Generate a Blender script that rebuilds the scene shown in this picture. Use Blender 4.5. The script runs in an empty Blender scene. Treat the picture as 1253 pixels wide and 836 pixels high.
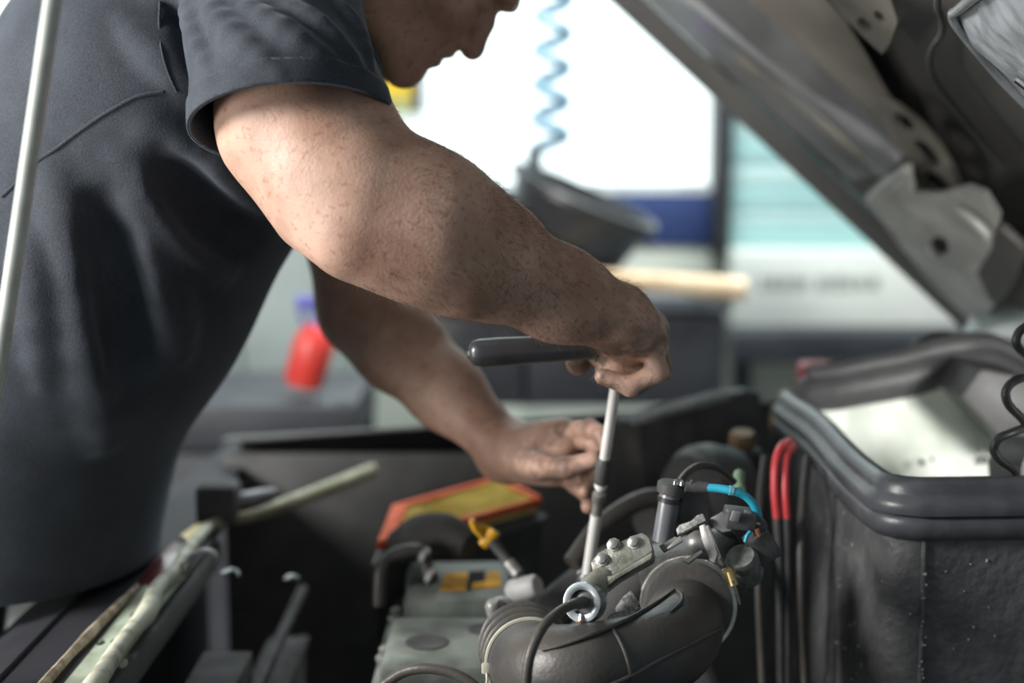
import bpy, bmesh, math, random
import numpy as np
from mathutils import Vector, Matrix, Quaternion

random.seed(7)
rng = np.random.default_rng(7)
scene = bpy.context.scene
COL = scene.collection

# ------------------------------------------------------------------ camera
CAM = Vector((0.0, 0.0, 1.3))
PITCH = math.radians(8.0)
FPX = 1253 * 50.0 / 36.0
cam_data = bpy.data.cameras.new('camera')
cam = bpy.data.objects.new('camera', cam_data)
COL.objects.link(cam)
cam.location = CAM
cam.rotation_euler = (math.radians(90) - PITCH, 0, 0)
cam_data.lens = 50
cam_data.sensor_width = 36
cam_data.clip_start = 0.02
cam_data.dof.use_dof = True
cam_data.dof.focus_distance = 1.2
cam_data.dof.aperture_fstop = 2.2
scene.camera = cam

# ------------------------------------------------------------------ world, lamps, exposure
world = bpy.data.worlds.new('overcast_sky')
scene.world = world
world.use_nodes = True
wbg = world.node_tree.nodes['Background']
wbg.inputs['Color'].default_value = (0.80, 0.92, 1.0, 1)
wbg.inputs['Strength'].default_value = 0.25
scene.view_settings.view_transform = 'Standard'
scene.view_settings.look = 'None'
scene.view_settings.gamma = 1
scene.view_settings.use_curve_mapping = False
scene.view_settings.exposure = 0.0
scene.cycles.use_denoising = True
scene.cycles.max_bounces = 6


def area_lamp(name, loc, target, size, power, col, size_y=None, spread=180):
    d = bpy.data.lights.new(name, 'AREA')
    d.energy = power
    d.color = col
    d.size = size
    d.spread = math.radians(spread)
    if size_y:
        d.shape = 'RECTANGLE'
        d.size_y = size_y
    o = bpy.data.objects.new(name, d)
    COL.objects.link(o)
    o.location = loc
    o.rotation_euler = (Vector(target) - Vector(loc)).to_track_quat('-Z', 'Y').to_euler()
    return o


area_lamp('unseen_lamp', (-1.85, .72, 1.85), (-.05, 1.3, 1.1), .6, 80, (1.0, .97, .93))  # unseen key light from the left, well below ceiling height
area_lamp('low_left_fill', (-1.25, .72, .95), (.1, 1.4, 1.15), .4, 10, (1.0, .95, .90))  # unseen low fill light added for the far forearm and hood underside
area_lamp('plenum_fill', (.66, 1.16, 1.075), (.45, 1.74, .93), .08, .85, (1.0, .98, .94), spread=75)  # unseen small fill light added to brighten the plenum interior
area_lamp('unseen_lamp', (.1, 2.9, 2.9), (.05, 1.5, .9), 1.2, 60, (.90, .96, 1.0))  # unseen lamp at ceiling height towards the back
area_lamp('back_wall_fill', (.6, 3.1, 2.85), (.5, 4.1, .9), 1.0, 46, (.95, 1.0, .98))  # unseen fill light added to brighten the back wall and cabinet


# ------------------------------------------------------------------ picture helpers: a direction through the lens to a point in the place
def ray(px, py):
    cx = (px - 626.5) / FPX
    cy = (418 - py) / FPX
    return Vector((cx, math.cos(PITCH) + cy * math.sin(PITCH), -math.sin(PITCH) + cy * math.cos(PITCH)))


def at(px, py, Y):
    d = ray(px, py)
    return CAM + d * (Y / d.y)


def atz(px, py, z):
    d = ray(px, py)
    return CAM + d * ((z - CAM.z) / d.z)


def atx(px, py, x):
    d = ray(px, py)
    return CAM + d * (x / d.x)


def sz(n, Y):
    return n * Y / FPX


# ------------------------------------------------------------------ materials
MATS = {}


def M(name, col=(.5, .5, .5), rough=.5, metal=0.0, col2=None, nscale=25, lo=.42, hi=.62, bump=0.0, bscale=250,
      spec=.5, coat=0.0, emit=0.0, sheen=0.0, detail=6):
    if name in MATS:
        return MATS[name]
    m = bpy.data.materials.new(name)
    m.use_nodes = True
    nt = m.node_tree
    b = nt.nodes['Principled BSDF']
    b.inputs['Roughness'].default_value = rough
    b.inputs['Metallic'].default_value = metal
    b.inputs['Specular IOR Level'].default_value = spec
    b.inputs['Coat Weight'].default_value = coat
    b.inputs['Sheen Weight'].default_value = sheen
    tc = nt.nodes.new('ShaderNodeTexCoord')
    if col2 is None:
        col2 = tuple(c * .72 for c in col)
    n = nt.nodes.new('ShaderNodeTexNoise')
    n.inputs['Scale'].default_value = nscale
    n.inputs['Detail'].default_value = detail
    nt.links.new(tc.outputs['Object'], n.inputs['Vector'])
    r = nt.nodes.new('ShaderNodeValToRGB')
    r.color_ramp.elements[0].position = lo
    r.color_ramp.elements[1].position = hi
    r.color_ramp.elements[0].color = (*col2, 1)
    r.color_ramp.elements[1].color = (*col, 1)
    nt.links.new(n.outputs['Fac'], r.inputs['Fac'])
    nt.links.new(r.outputs['Color'], b.inputs['Base Color'])
    if emit:
        nt.links.new(r.outputs['Color'], b.inputs['Emission Color'])
        b.inputs['Emission Strength'].default_value = emit
    if bump:
        n2 = nt.nodes.new('ShaderNodeTexNoise')
        n2.inputs['Scale'].default_value = bscale
        n2.inputs['Detail'].default_value = 4
        nt.links.new(tc.outputs['Object'], n2.inputs['Vector'])
        bp = nt.nodes.new('ShaderNodeBump')
        bp.inputs['Strength'].default_value = min(bump, 1)
        bp.inputs['Distance'].default_value = .002
        nt.links.new(n2.outputs['Fac'], bp.inputs['Height'])
        nt.links.new(bp.outputs['Normal'], b.inputs['Normal'])
    MATS[name] = m
    return m


# ------------------------------------------------------------------ mesh pieces: every builder returns (verts, faces)
def join(*ms):
    V, F = [], []
    for v, f in ms:
        o = len(V)
        V.extend([tuple(p) for p in v])
        F.extend([tuple(i + o for i in q) for q in f])
    return V, F


def crom(pts, n=6):
    P = [Vector(p) for p in pts]
    if len(P) < 3:
        return P
    out = []
    for i in range(len(P) - 1):
        p0 = P[i - 1] if i else P[0] * 2 - P[1]
        p1, p2 = P[i], P[i + 1]
        p3 = P[i + 2] if i + 2 < len(P) else P[-1] * 2 - P[-2]
        for k in range(n):
            t = k / n
            out.append(.5 * ((2 * p1) + (p2 - p0) * t + (2 * p0 - 5 * p1 + 4 * p2 - p3) * t * t
                             + (3 * p1 - p0 - 3 * p2 + p3) * t ** 3))
    out.append(P[-1])
    return out


def lerp_list(vals, n):
    m = len(vals) - 1
    res = []
    for k in range(n):
        t = k / (n - 1) * m
        i = min(int(t), m - 1)
        res.append(vals[i] + (vals[i + 1] - vals[i]) * (t - i))
    return res


def tube(pts, r, n=12, sub=6, flat=1.0, side=None, closed=False):
    P = crom(pts, sub) if sub > 1 else [Vector(p) for p in pts]
    if closed:
        P = crom(list(pts) + [pts[0]], sub)[:-1]
    R = lerp_list(r, len(P)) if isinstance(r, (list, tuple)) else [r] * len(P)
    T = []
    for i in range(len(P)):
        a = P[i - 1] if (i or closed) else P[i]
        b = P[(i + 1) % len(P)] if (i < len(P) - 1 or closed) else P[i]
        T.append((b - a).normalized())
    u = Vector(side) if side is not None else (Vector((0, 0, 1)) if abs(T[0].z) < .9 else Vector((0, 1, 0)))
    V, F = [], []
    for i, p in enumerate(P):
        u = (u - T[i] * u.dot(T[i])).normalized()
        w = T[i].cross(u)
        for k in range(n):
            a = 2 * math.pi * k / n
            V.append(p + u * (math.cos(a) * R[i]) + w * (math.sin(a) * R[i] * flat))
    m = len(P)
    for i in range(m if closed else m - 1):
        j = (i + 1) % m
        for k in range(n):
            l = (k + 1) % n
            F.append((i * n + k, i * n + l, j * n + l, j * n + k))
    if not closed:
        F.append(tuple(range(n - 1, -1, -1)))
        F.append(tuple((m - 1) * n + k for k in range(n)))
    return V, F


def frame(axis, hint=None):
    z = Vector(axis).normalized()
    h = Vector(hint) if hint is not None else (Vector((0, 0, 1)) if abs(z.z) < .9 else Vector((1, 0, 0)))
    x = (h - z * h.dot(z)).normalized()
    return x, z.cross(x), z


def lathe(prof, c, axis=(0, 0, 1), n=24, closed=False):
    x, y, z = frame(axis)
    c = Vector(c)
    V, F = [], []
    for r, h in prof:
        for k in range(n):
            a = 2 * math.pi * k / n
            V.append(c + x * (r * math.cos(a)) + y * (r * math.sin(a)) + z * h)
    m = len(prof)
    for i in range(m if closed else m - 1):
        j = (i + 1) % m
        for k in range(n):
            l = (k + 1) % n
            F.append((i * n + k, i * n + l, j * n + l, j * n + k))
    if not closed:
        F.append(tuple(range(n - 1, -1, -1)))
        F.append(tuple((m - 1) * n + k for k in range(n)))
    return V, F


def ring(c, axis, r0, r1, h, n=32, b=.15):
    e = min(r1 - r0, h) * b
    return lathe([(r0, 0), (r1 - e, 0), (r1, e), (r1, h - e), (r1 - e, h), (r0, h)], c, axis, n, closed=True)


def box(c, s, rot=None, bev=0.0, seg=2):
    bm = bmesh.new()
    bmesh.ops.create_cube(bm, size=1)
    for v in bm.verts:
        v.co = Vector((v.co.x * s[0], v.co.y * s[1], v.co.z * s[2]))
    if bev:
        bmesh.ops.bevel(bm, geom=bm.edges[:], offset=bev, segments=seg, affect='EDGES', profile=.5)
    R = rot if rot is not None else Matrix.Identity(3)
    c = Vector(c)
    V = [R @ v.co + c for v in bm.verts]
    bm.verts.index_update()
    F = [tuple(v.index for v in f.verts) for f in bm.faces]
    bm.free()
    return V, F


def basis(x, y, z):
    return Matrix((Vector(x).normalized(), Vector(y).normalized(), Vector(z).normalized())).transposed()


def boxf(c, x, y, s, bev=0.0):
    """box with its own axes x, y (made orthogonal) and size s"""
    x = Vector(x).normalized()
    y = Vector(y)
    y = (y - x * y.dot(x)).normalized()
    return box(c, s, basis(x, y, x.cross(y)), bev)


def prism(poly, off, bev=0.0):
    off = Vector(off)
    bm = bmesh.new()
    a = [bm.verts.new(Vector(p)) for p in poly]
    f = bm.faces.new(a)
    ex = bmesh.ops.extrude_face_region(bm, geom=[f])
    bmesh.ops.translate(bm, verts=[g for g in ex['geom'] if isinstance(g, bmesh.types.BMVert)], vec=off)
    bmesh.ops.recalc_face_normals(bm, faces=bm.faces[:])
    if bev:
        bmesh.ops.bevel(bm, geom=bm.edges[:], offset=bev, segments=2, affect='EDGES', profile=.5, clamp_overlap=True)
    bm.verts.index_update()
    V = [v.co.copy() for v in bm.verts]
    F = [tuple(v.index for v in g.verts) for g in bm.faces]
    bm.free()
    return V, F


def plate(outer, holes, O, X, Y, thick, bev=0.0):
    """flat plate with real holes: 2D outlines in the frame (O, X, Y)"""
    cu = bpy.data.curves.new('tmp', 'CURVE')
    cu.dimensions = '2D'
    cu.fill_mode = 'BOTH'
    cu.extrude = thick / 2
    cu.bevel_depth = bev
    for poly in [outer] + list(holes):
        s = cu.splines.new('POLY')
        s.points.add(len(poly) - 1)
        for p, q in zip(s.points, poly):
            p.co = (q[0], q[1], 0, 1)
        s.use_cyclic_u = True
    o = bpy.data.objects.new('tmp', cu)
    me = bpy.data.meshes.new_from_object(o)
    X = Vector(X).normalized()
    Y = Vector(Y)
    Y = (Y - X * Y.dot(X)).normalized()
    Z = X.cross(Y)
    O = Vector(O)
    V = [O + X * v.co.x + Y * v.co.y + Z * v.co.z for v in me.vertices]
    F = [tuple(p.vertices) for p in me.polygons]
    bpy.data.objects.remove(o)
    bpy.data.curves.remove(cu)
    bpy.data.meshes.remove(me)
    return V, F


def oval(cx, cy, rx, ry, a=0.0, n=16):
    ca, sa = math.cos(a), math.sin(a)
    return [(cx + rx * math.cos(t) * ca - ry * math.sin(t) * sa, cy + rx * math.cos(t) * sa + ry * math.sin(t) * ca)
            for t in [2 * math.pi * k / n for k in range(n)]]


def sheet(fn, nu, nv, thick=0.0, closeu=False):
    """surface fn(u, v), u and v in 0..1, given a thickness along its normal"""
    P = [[Vector(fn(i / (nu - 1), j / (nv - 1))) for j in range(nv)] for i in range(nu)]
    V = [p for row in P for p in row]
    F = [(i * nv + j, (i + 1) * nv + j, (i + 1) * nv + j + 1, i * nv + j + 1) for i in range(nu - 1) for j in range(nv - 1)]
    if thick:
        bm = bmesh.new()
        bv = [bm.verts.new(p) for p in V]
        for f in F:
            bm.faces.new([bv[i] for i in f])
        bm.normal_update()
        N = [v.normal.copy() for v in bv]
        bm.free()
        k = len(V)
        V = V + [V[i] - N[i] * thick for i in range(k)]
        B = [tuple(i + k for i in reversed(f)) for f in F]
        edge = [(i * nv, (i + 1) * nv) for i in range(nu - 1)] + [((nu - 1) * nv + j, (nu - 1) * nv + j + 1) for j in range(nv - 1)] \
            + [((i + 1) * nv + nv - 1, i * nv + nv - 1) for i in range(nu - 1)] + [(j + 1, j) for j in range(nv - 1)]
        F = F + B + [(b, a, a + k, b + k) for a, b in edge]
    return V, F


# ------------------------------------------------------------------ scene objects
WLOC = {}


def thing(name, label, cat, loc, group=None, kind=None):
    o = bpy.data.objects.new(name, None)
    COL.objects.link(o)
    o.empty_display_size = .05
    o.location = loc
    WLOC[o] = Vector(loc)
    if kind:
        o['kind'] = kind
    o['label'] = label
    if cat:
        o['category'] = cat
    if group:
        o['group'] = group
    return o


def tag(o, label, cat, group=None):
    o['label'] = label
    o['category'] = cat
    if group:
        o['group'] = group
    return o


def obj(name, vf, mat, parent=None, angle=38, smooth=True, label=None, kind=None):
    V, F = vf
    A = np.array([tuple(v) for v in V], dtype=float) if not isinstance(V, np.ndarray) else V
    lo, hi = A.min(0), A.max(0)
    base = Vector(((lo[0] + hi[0]) / 2, (lo[1] + hi[1]) / 2, lo[2]))
    me = bpy.data.meshes.new(name)
    A = A - np.array(base)
    if isinstance(F, np.ndarray):
        me.vertices.add(len(A))
        me.vertices.foreach_set('co', A.ravel().astype(np.float32))
        k = F.shape[1]
        me.loops.add(F.size)
        me.loops.foreach_set('vertex_index', F.ravel().astype(np.int32))
        me.polygons.add(len(F))
        me.polygons.foreach_set('loop_start', np.arange(0, F.size, k, dtype=np.int32))
        me.polygons.foreach_set('loop_total', np.full(len(F), k, dtype=np.int32))
        me.update(calc_edges=True)
    else:
        me.from_pydata([tuple(a) for a in A], [], [list(f) for f in F])
        bm = bmesh.new()
        bm.from_mesh(me)
        bmesh.ops.recalc_face_normals(bm, faces=bm.faces[:])
        bm.to_mesh(me)
        bm.free()
    me.validate()
    if smooth:
        me.shade_smooth()
        if angle:
            me.set_sharp_from_angle(angle=math.radians(angle))
    me.materials.append(mat)
    o = bpy.data.objects.new(name, me)
    COL.objects.link(o)
    o.location = base
    WLOC[o] = base
    if parent is not None:
        o.parent = parent
        o.matrix_parent_inverse = Matrix.Translation(-WLOC[parent])
    if label:
        o['label'] = label
    if kind:
        o['kind'] = kind
    return o


def copy_at(o, loc, parent=None):
    c = o.copy()
    COL.objects.link(c)
    c.location = Vector(loc)
    WLOC[c] = Vector(loc)
    if parent is not None:
        c.parent = parent
        c.matrix_parent_inverse = Matrix.Translation(-WLOC[parent])
    return c


def struct(name, vf, mat, parent=None, angle=38, label=None):
    o = obj(name, vf, mat, parent, angle, label=label)
    o['kind'] = 'structure'
    return o


# ------------------------------------------------------------------ distance-field modelling for bodies and cloth
def cone(a, b, ra, rb):
    a = np.array(a, float)
    b = np.array(b, float)
    ba = b - a
    L2 = max(float(ba @ ba), 1e-12)

    def f(p):
        t = np.clip((p - a) @ ba / L2, 0, 1)
        return np.linalg.norm(p - a - t[:, None] * ba, axis=1) - (ra + (rb - ra) * t)
    r = max(ra, rb)
    return f, np.minimum(a, b) - r, np.maximum(a, b) + r


def ell(c, r, axes=None):
    c = np.array(c, float)
    r = np.array(r, float)
    A = np.array([list(v) for v in axes], float) if axes is not None else np.eye(3)

    def f(p):
        q = (p - c) @ A.T
        k0 = np.linalg.norm(q / r, axis=1)
        k1 = np.linalg.norm(q / (r * r), axis=1) + 1e-9
        return k0 * (k0 - 1) / k1
    m = max(r)
    return f, c - m, c + m


class SDF:
    def __init__(self):
        self.ops = []

    def add(self, prim, k=.01):
        self.ops.append(('u', prim, k))
        return self

    def cut(self, prim, k=.01):
        self.ops.append(('s', prim, k))
        return self

    def chain(self, pts, rs, k=.01):
        for i in range(len(pts) - 1):
            self.add(cone(pts[i], pts[i + 1], rs[i], rs[i + 1]), k)
        return self

    def bounds(self):
        lo = np.min([o[1][1] for o in self.ops if o[0] == 'u'], axis=0)
        hi = np.max([o[1][2] for o in self.ops if o[0] == 'u'], axis=0)
        return lo, hi

    def prim(self):
        lo, hi = self.bounds()
        return self.ev, lo, hi

    def ev(self, p, margin=.05):
        D = np.full(len(p), 10.0)
        for kind, (f, lo, hi), k in self.ops:
            m = margin + k
            s = np.nonzero(np.all((p > lo - m) & (p < hi + m), axis=1))[0]
            if not len(s):
                continue
            d = f(p[s])
            if kind == 'u':
                a = D[s]
                h = np.maximum(k - np.abs(a - d), 0) / k
                D[s] = np.minimum(a, d) - h * h * k * .25
            else:
                a = D[s]
                d = -d
                h = np.maximum(k - np.abs(a - d), 0) / k
                D[s] = np.maximum(a, d) + h * h * k * .25
        return D

    def trace(self, px, py, t0=.7, t1=2.6):
        d = np.array(ray(px, py))
        ln = float(np.linalg.norm(d))
        o = np.array(CAM)
        ts = np.arange(t0, t1, .004)
        P = o + ts[:, None] * d
        v = self.ev(P)
        i = np.nonzero(v < 0)[0]
        if not len(i):
            return None
        i = i[0]
        if i == 0:
            return Vector(P[0])
        t = ts[i - 1] + .004 * v[i - 1] / (v[i - 1] - v[i])
        return Vector(o + t * d)

    def mesh(self, h, lo=None, hi=None, warp=None):
        b0, b1 = self.bounds()
        lo = np.array(lo if lo is not None else b0 - 3 * h, float)
        hi = np.array(hi if hi is not None else b1 + 3 * h, float)
        C = 8
        n = (np.ceil((hi - lo) / (h * C)).astype(int) + 1)
        nf = n * C + 1
        ev = self.ev if warp is None else (lambda p, margin=.05: warp(p, self.ev(p, margin)))
        gx, gy, gz = np.meshgrid(*[np.arange(k) for k in n], indexing='ij')
        cc = np.stack([gx, gy, gz], -1).reshape(-1, 3)
        ctr = lo + (cc + .5) * C * h
        dc = ev(ctr, C * h * 1.6 + .03)
        act = cc[np.abs(dc) < C * h * 1.15 + .012]
        G = np.ones(tuple(nf), dtype=np.float32)
        # sign of the coarse cells that are wholly inside
        ins = cc[(dc < 0)]
        for c in ins:
            G[c[0] * C:c[0] * C + C + 1, c[1] * C:c[1] * C + C + 1, c[2] * C:c[2] * C + C + 1] = -1
        sub = np.stack(np.meshgrid(*[np.arange(C + 1)] * 3, indexing='ij'), -1).reshape(-1, 3)
        for s in range(0, len(act), 600):
            a = act[s:s + 600]
            idx = (a[:, None, :] * C + sub[None]).reshape(-1, 3)
            G[idx[:, 0], idx[:, 1], idx[:, 2]] = ev(lo + idx * h, .03)
        S = (G < 0).astype(np.uint8)
        cnt = np.zeros(tuple(nf - 1), np.uint8)
        for i in (0, 1):
            for j in (0, 1):
                for k in (0, 1):
                    cnt += S[i:nf[0] - 1 + i, j:nf[1] - 1 + j, k:nf[2] - 1 + k]
        cell = np.argwhere((cnt > 0) & (cnt < 8))
        vid = np.full(tuple(nf - 1), -1, np.int32)
        vid[cell[:, 0], cell[:, 1], cell[:, 2]] = np.arange(len(cell))
        acc = np.zeros((len(cell), 3))
        num = np.zeros(len(cell))
        for ax in range(3):
            e = np.zeros(3, int)
            e[ax] = 1
            o1, o2 = [k for k in range(3) if k != ax]
            for i in (0, 1):
                for j in (0, 1):
                    off = np.zeros(3, int)
                    off[o1], off[o2] = i, j
                    p0 = cell + off
                    p1 = p0 + e
                    a = G[p0[:, 0], p0[:, 1], p0[:, 2]]
                    b = G[p1[:, 0], p1[:, 1], p1[:, 2]]
                    x = (a < 0) != (b < 0)
                    t = np.where(x, a / np.where(a == b, 1, a - b), 0)
                    acc[x] += (off + t[:, None] * e)[x]
                    num[x] += 1
        V = lo + (cell + acc / num[:, None]) * h
        Fs = []
        for ax in range(3):
            o1, o2 = (ax + 1) % 3, (ax + 2) % 3
            sl0 = [slice(1, nf[k] - 1) for k in range(3)]
            sl1 = list(sl0)
            sl0[ax] = slice(0, nf[ax] - 1)
            sl1[ax] = slice(1, nf[ax])
            A, B = S[tuple(sl0)], S[tuple(sl1)]
            for flip in (0, 1):
                m = np.argwhere((A == 1) & (B == 0) if not flip else (A == 0) & (B == 1))
                if not len(m):
                    continue
                base = m.copy()
                for k in range(3):
                    if k != ax:
                        base[:, k] += 1
                q = []
                for d1, d2 in ((0, 0), (-1, 0), (-1, -1), (0, -1)):
                    c = base.copy()
                    c[:, o1] += d1
                    c[:, o2] += d2
                    q.append(vid[c[:, 0], c[:, 1], c[:, 2]])
                q = np.stack(q, 1)
                if flip:
                    q = q[:, ::-1]
                Fs.append(q)
        F = np.concatenate(Fs)
        F = F[np.all(F >= 0, axis=1)]
        return V, F
# ================================================================== the workshop
CONCRETE = M('concrete', (.30, .30, .29), .8, col2=(.20, .20, .195), nscale=3, bump=.3, bscale=60)
PALE = M('pale_wall_paint', (.66, .70, .62), .7, col2=(.52, .56, .49), nscale=2.2, lo=.35, hi=.6, bump=.1)
BLUE = M('blue_wall_paint', (.030, .058, .18), .55, col2=(.024, .044, .14), nscale=2.5)
POST = M('dark_post_paint', (.035, .037, .042), .5)
FROST = M('frosted_daylit_pane', (.93, 1.0, 1.0), .4, col2=(.82, .93, .93), nscale=1.8, emit=.80)
AQUA = M('aqua_door_panel', (.34, .54, .54), .45, col2=(.30, .50, .50), nscale=1.2, emit=.10)  # faint emission added so the door panels look brighter
AQUAL = M('pale_aqua_door_panel', (.50, .66, .65), .45, col2=(.44, .62, .61), nscale=1.2, emit=.14)  # paler slats carry the same added glow
WHITEB = M('white_board_paint', (.86, .89, .84), .6, col2=(.76, .80, .74), nscale=3)
CHAR = M('charcoal_steel', (.050, .054, .064), .5, col2=(.036, .040, .048), nscale=8)
YB = 4.2

struct('floor', box((0, 2.2, -.05), (8, 6.4, .1)), CONCRETE)
wz = at(700, 234, YB).z                       # window sill height
bz = at(700, 303, YB).z                       # lower edge of the blue band
xl, xr = at(-330, 200, YB).x, at(876, 200, YB).x
# the wall is built around its window opening
struct('wall_back', join(box((0, YB + .06, bz / 2), (8, .12, bz)),
                         box(((xl - 4) / 2, YB + .06, (bz + 3.0) / 2), (4 + xl, .12, 3.0 - bz)),
                         box(((xr + 4) / 2, YB + .06, (bz + 3.0) / 2), (4 - xr, .12, 3.0 - bz)),
                         box(((xl + xr) / 2, YB + .06, (bz + wz) / 2), (xr - xl, .12, wz - bz)),
                         box(((xl + xr) / 2, YB + .06, 2.85), (xr - xl, .12, .3))), PALE)
struct('trim_1', box(((xl + xr) / 2, YB - .006, (wz + bz) / 2), (xr - xl, .012, wz - bz - .01), bev=.002), BLUE,
       label='blue painted band below the bright window')
w1 = thing('window_1', 'large frosted window full of bright daylight', None, ((xl + xr) / 2, YB, wz), kind='structure')
mull = [xl, xl + (xr - xl) * .22, xl + (xr - xl) * .47, xr]
for a, b in zip(mull[:-1], mull[1:]):
    obj('pane', box(((a + b) / 2, YB + .05, (wz + 2.7) / 2), (b - a - .03, .012, 2.7 - wz)), FROST, w1)
WFR = M('window_frame_paint', (.72, .76, .76), .5)
obj('window_frame', join(*[box((x, YB + .045, (wz + 2.7) / 2), (.035, .05, 2.7 - wz), bev=.004) for x in mull[1:-1]],
                         box(((xl + xr) / 2, YB + .04, wz + .012), (xr - xl, .06, .024), bev=.004)), WFR, w1)
px0, px1 = at(876, 200, YB - .1).x, at(896, 200, YB - .1).x
pz = at(886, 312, YB - .1).z
struct('trim_2', box(((px0 + px1) / 2, YB - .05, (pz + 2.9) / 2), (px1 - px0, .1, 2.9 - pz), bev=.004), POST,
       label='black upright post between window and aqua door')
# sectional door
dx0, dx1 = px1 + .004, at(1420, 200, YB).x
dz0 = at(1000, 306, YB).z
d1 = thing('door_1', 'aqua ribbed sectional door with pale lines', None, ((dx0 + dx1) / 2, YB, dz0), kind='structure')
z = dz0
i = 0
first = None
while z < 2.75:
    hgt = (.085, .03, .085, .05)[i % 4]
    obj('slat', box(((dx0 + dx1) / 2, YB - .03 + (.004 if i % 2 else 0), z + hgt / 2), (dx1 - dx0, .03, hgt - .004), bev=.004), AQUAL if i % 2 else AQUA, d1)
    z += hgt
    i += 1
# white board cabinet below the door, lettering too soft to read
cb = thing('wall_cabinet', 'long white wall cabinet with a faint line of printing below the aqua door', 'cabinet',
           (at(1000, 405, 4.0).x, 4.0, at(1000, 405, 4.0).z))
ca, cb_ = at(897, 307, 4.02), at(1400, 404, 4.02)
obj('body', box(((ca.x + cb_.x) / 2, 4.09, (ca.z + cb_.z) / 2), (cb_.x - ca.x, .18, ca.z - cb_.z), bev=.006), WHITEB, cb)
INKG = M('faded_print', (.42, .45, .42), .7)
x = at(930, 345, 4.0).x
k = 0
marks = []
while x < at(1086, 345, 4.0).x:
    w_ = .012 + .02 * random.random()
    zz = at(1000, 346, 4.0).z
    marks.append(box((x + w_ / 2, 3.9985, zz), (w_, .003, .030 + .016 * random.random())))
    x += w_ + .006 + (.02 if k % 6 == 5 else 0)
    k += 1
obj('printed_line', join(*marks), INKG, cb, kind='stuff')
b0, b1 = at(893, 404, 3.9), at(1420, 440, 3.9)
bench = thing('wall_bench', 'dark steel bench running along the wall under the white cabinet', 'bench', ((b0.x + b1.x) / 2, 3.98, 0))
obj('bench_top', box(((b0.x + b1.x) / 2, 4.0, (b0.z + b1.z) / 2), (b1.x - b0.x, .3, b0.z - b1.z), bev=.006), CHAR, bench)
for xx in (b0.x + .05, (b0.x + b1.x) / 2 + .5, b1.x - .05):
    obj('leg', box((xx, 4.0, b1.z / 2), (.05, .05, b1.z), bev=.004), CHAR, bench)

# workbench with the bucket and the mallet
t0, t1 = at(520, 362, 3.25), at(888, 362, 3.25)
az = at(700, 498, 3.25).z
wbn = thing('workbench', 'charcoal steel workbench with a deep drawer front', 'workbench', ((t0.x + t1.x) / 2, 3.5, 0))
obj('worktop', box(((t0.x + t1.x) / 2, 3.52, t0.z - .018), (t1.x - t0.x + .02, .60, .036), bev=.004), M('worktop_steel', (.16, .175, .20), .4, col2=(.08, .09, .10), nscale=10), wbn)
obj('drawer_case', box(((t0.x + t1.x) / 2, 3.53, (t0.z - .036 + az) / 2), (t1.x - t0.x, .54, t0.z - .036 - az), bev=.004), CHAR, wbn)
for q in range(3):
    wdt = (t1.x - t0.x) / 3
    d = obj('drawer', box((t0.x + wdt * (q + .5), 3.252, (t0.z - .036 + az) / 2), (wdt - .012, .02, t0.z - az - .06), bev=.004), CHAR, wbn)
    obj('drawer_handle', tube([(t0.x + wdt * (q + .35), 3.232, t0.z - .075), (t0.x + wdt * (q + .65), 3.232, t0.z - .075)], .005, 8, 1), CHAR, d)
for xx in (t0.x + .03, t1.x - .03):
    for yy in (3.29, 3.78):
        obj('leg', box((xx, yy, az / 2), (.045, .045, az), bev=.003), CHAR, wbn)
# bucket
BUCK = M('bucket_black_plastic', (.045, .046, .050), .33, col2=(.032, .033, .036), nscale=5)
bc = at(716, 240, 3.42)
bax = Vector((.40, -.10, .91)).normalized()
R0 = sz(94, 3.42)
Lb = .172
bk = thing('bucket', 'black plastic bucket leaning on the workbench under the coiled hose', 'bucket', bc - bax * Lb)
obj('wall', lathe([(R0 * .74, -Lb), (R0 * .97, 0), (R0 * .94, 0), (R0 * .70, -Lb + .012)], bc, bax, 40), BUCK, bk)
obj('rim', ring(bc - bax * .016, bax, R0 * .95, R0 * 1.03, .022, 40), BUCK, bk)
obj('handle', tube([bc + frame(bax)[1] * R0 * 1.02, bc + frame(bax)[1] * R0 * .8 + frame(bax)[0] * R0 * .75 - bax * .03,
                    bc + frame(bax)[0] * R0 * 1.06 - bax * .05, bc - frame(bax)[1] * R0 * .8 + frame(bax)[0] * R0 * .75 - bax * .03, bc - frame(bax)[1] * R0 * 1.02], .004, 8), POST, bk)
# mallet
WOODL = M('pale_handle_wood', (.74, .58, .38), .5, col2=(.60, .43, .25), nscale=14)
h0, h1 = at(690, 338, 3.19), at(914, 354, 3.10)
ml = thing('mallet', 'pale wooden mallet lying on the workbench with its handle past the edge', 'mallet', (h0 + h1) / 2)
obj('handle', tube([h0, h0.lerp(h1, .3), h0.lerp(h1, .7), h1], [.017, .022, .024, .026], 14, 3), WOODL, ml)
obj('head', lathe([(.026, -.05), (.03, -.045), (.03, .045), (.026, .05)], h0 + Vector((-.01, 0, 0)), (0, 1, .1), 20), WOODL, ml)

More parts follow.
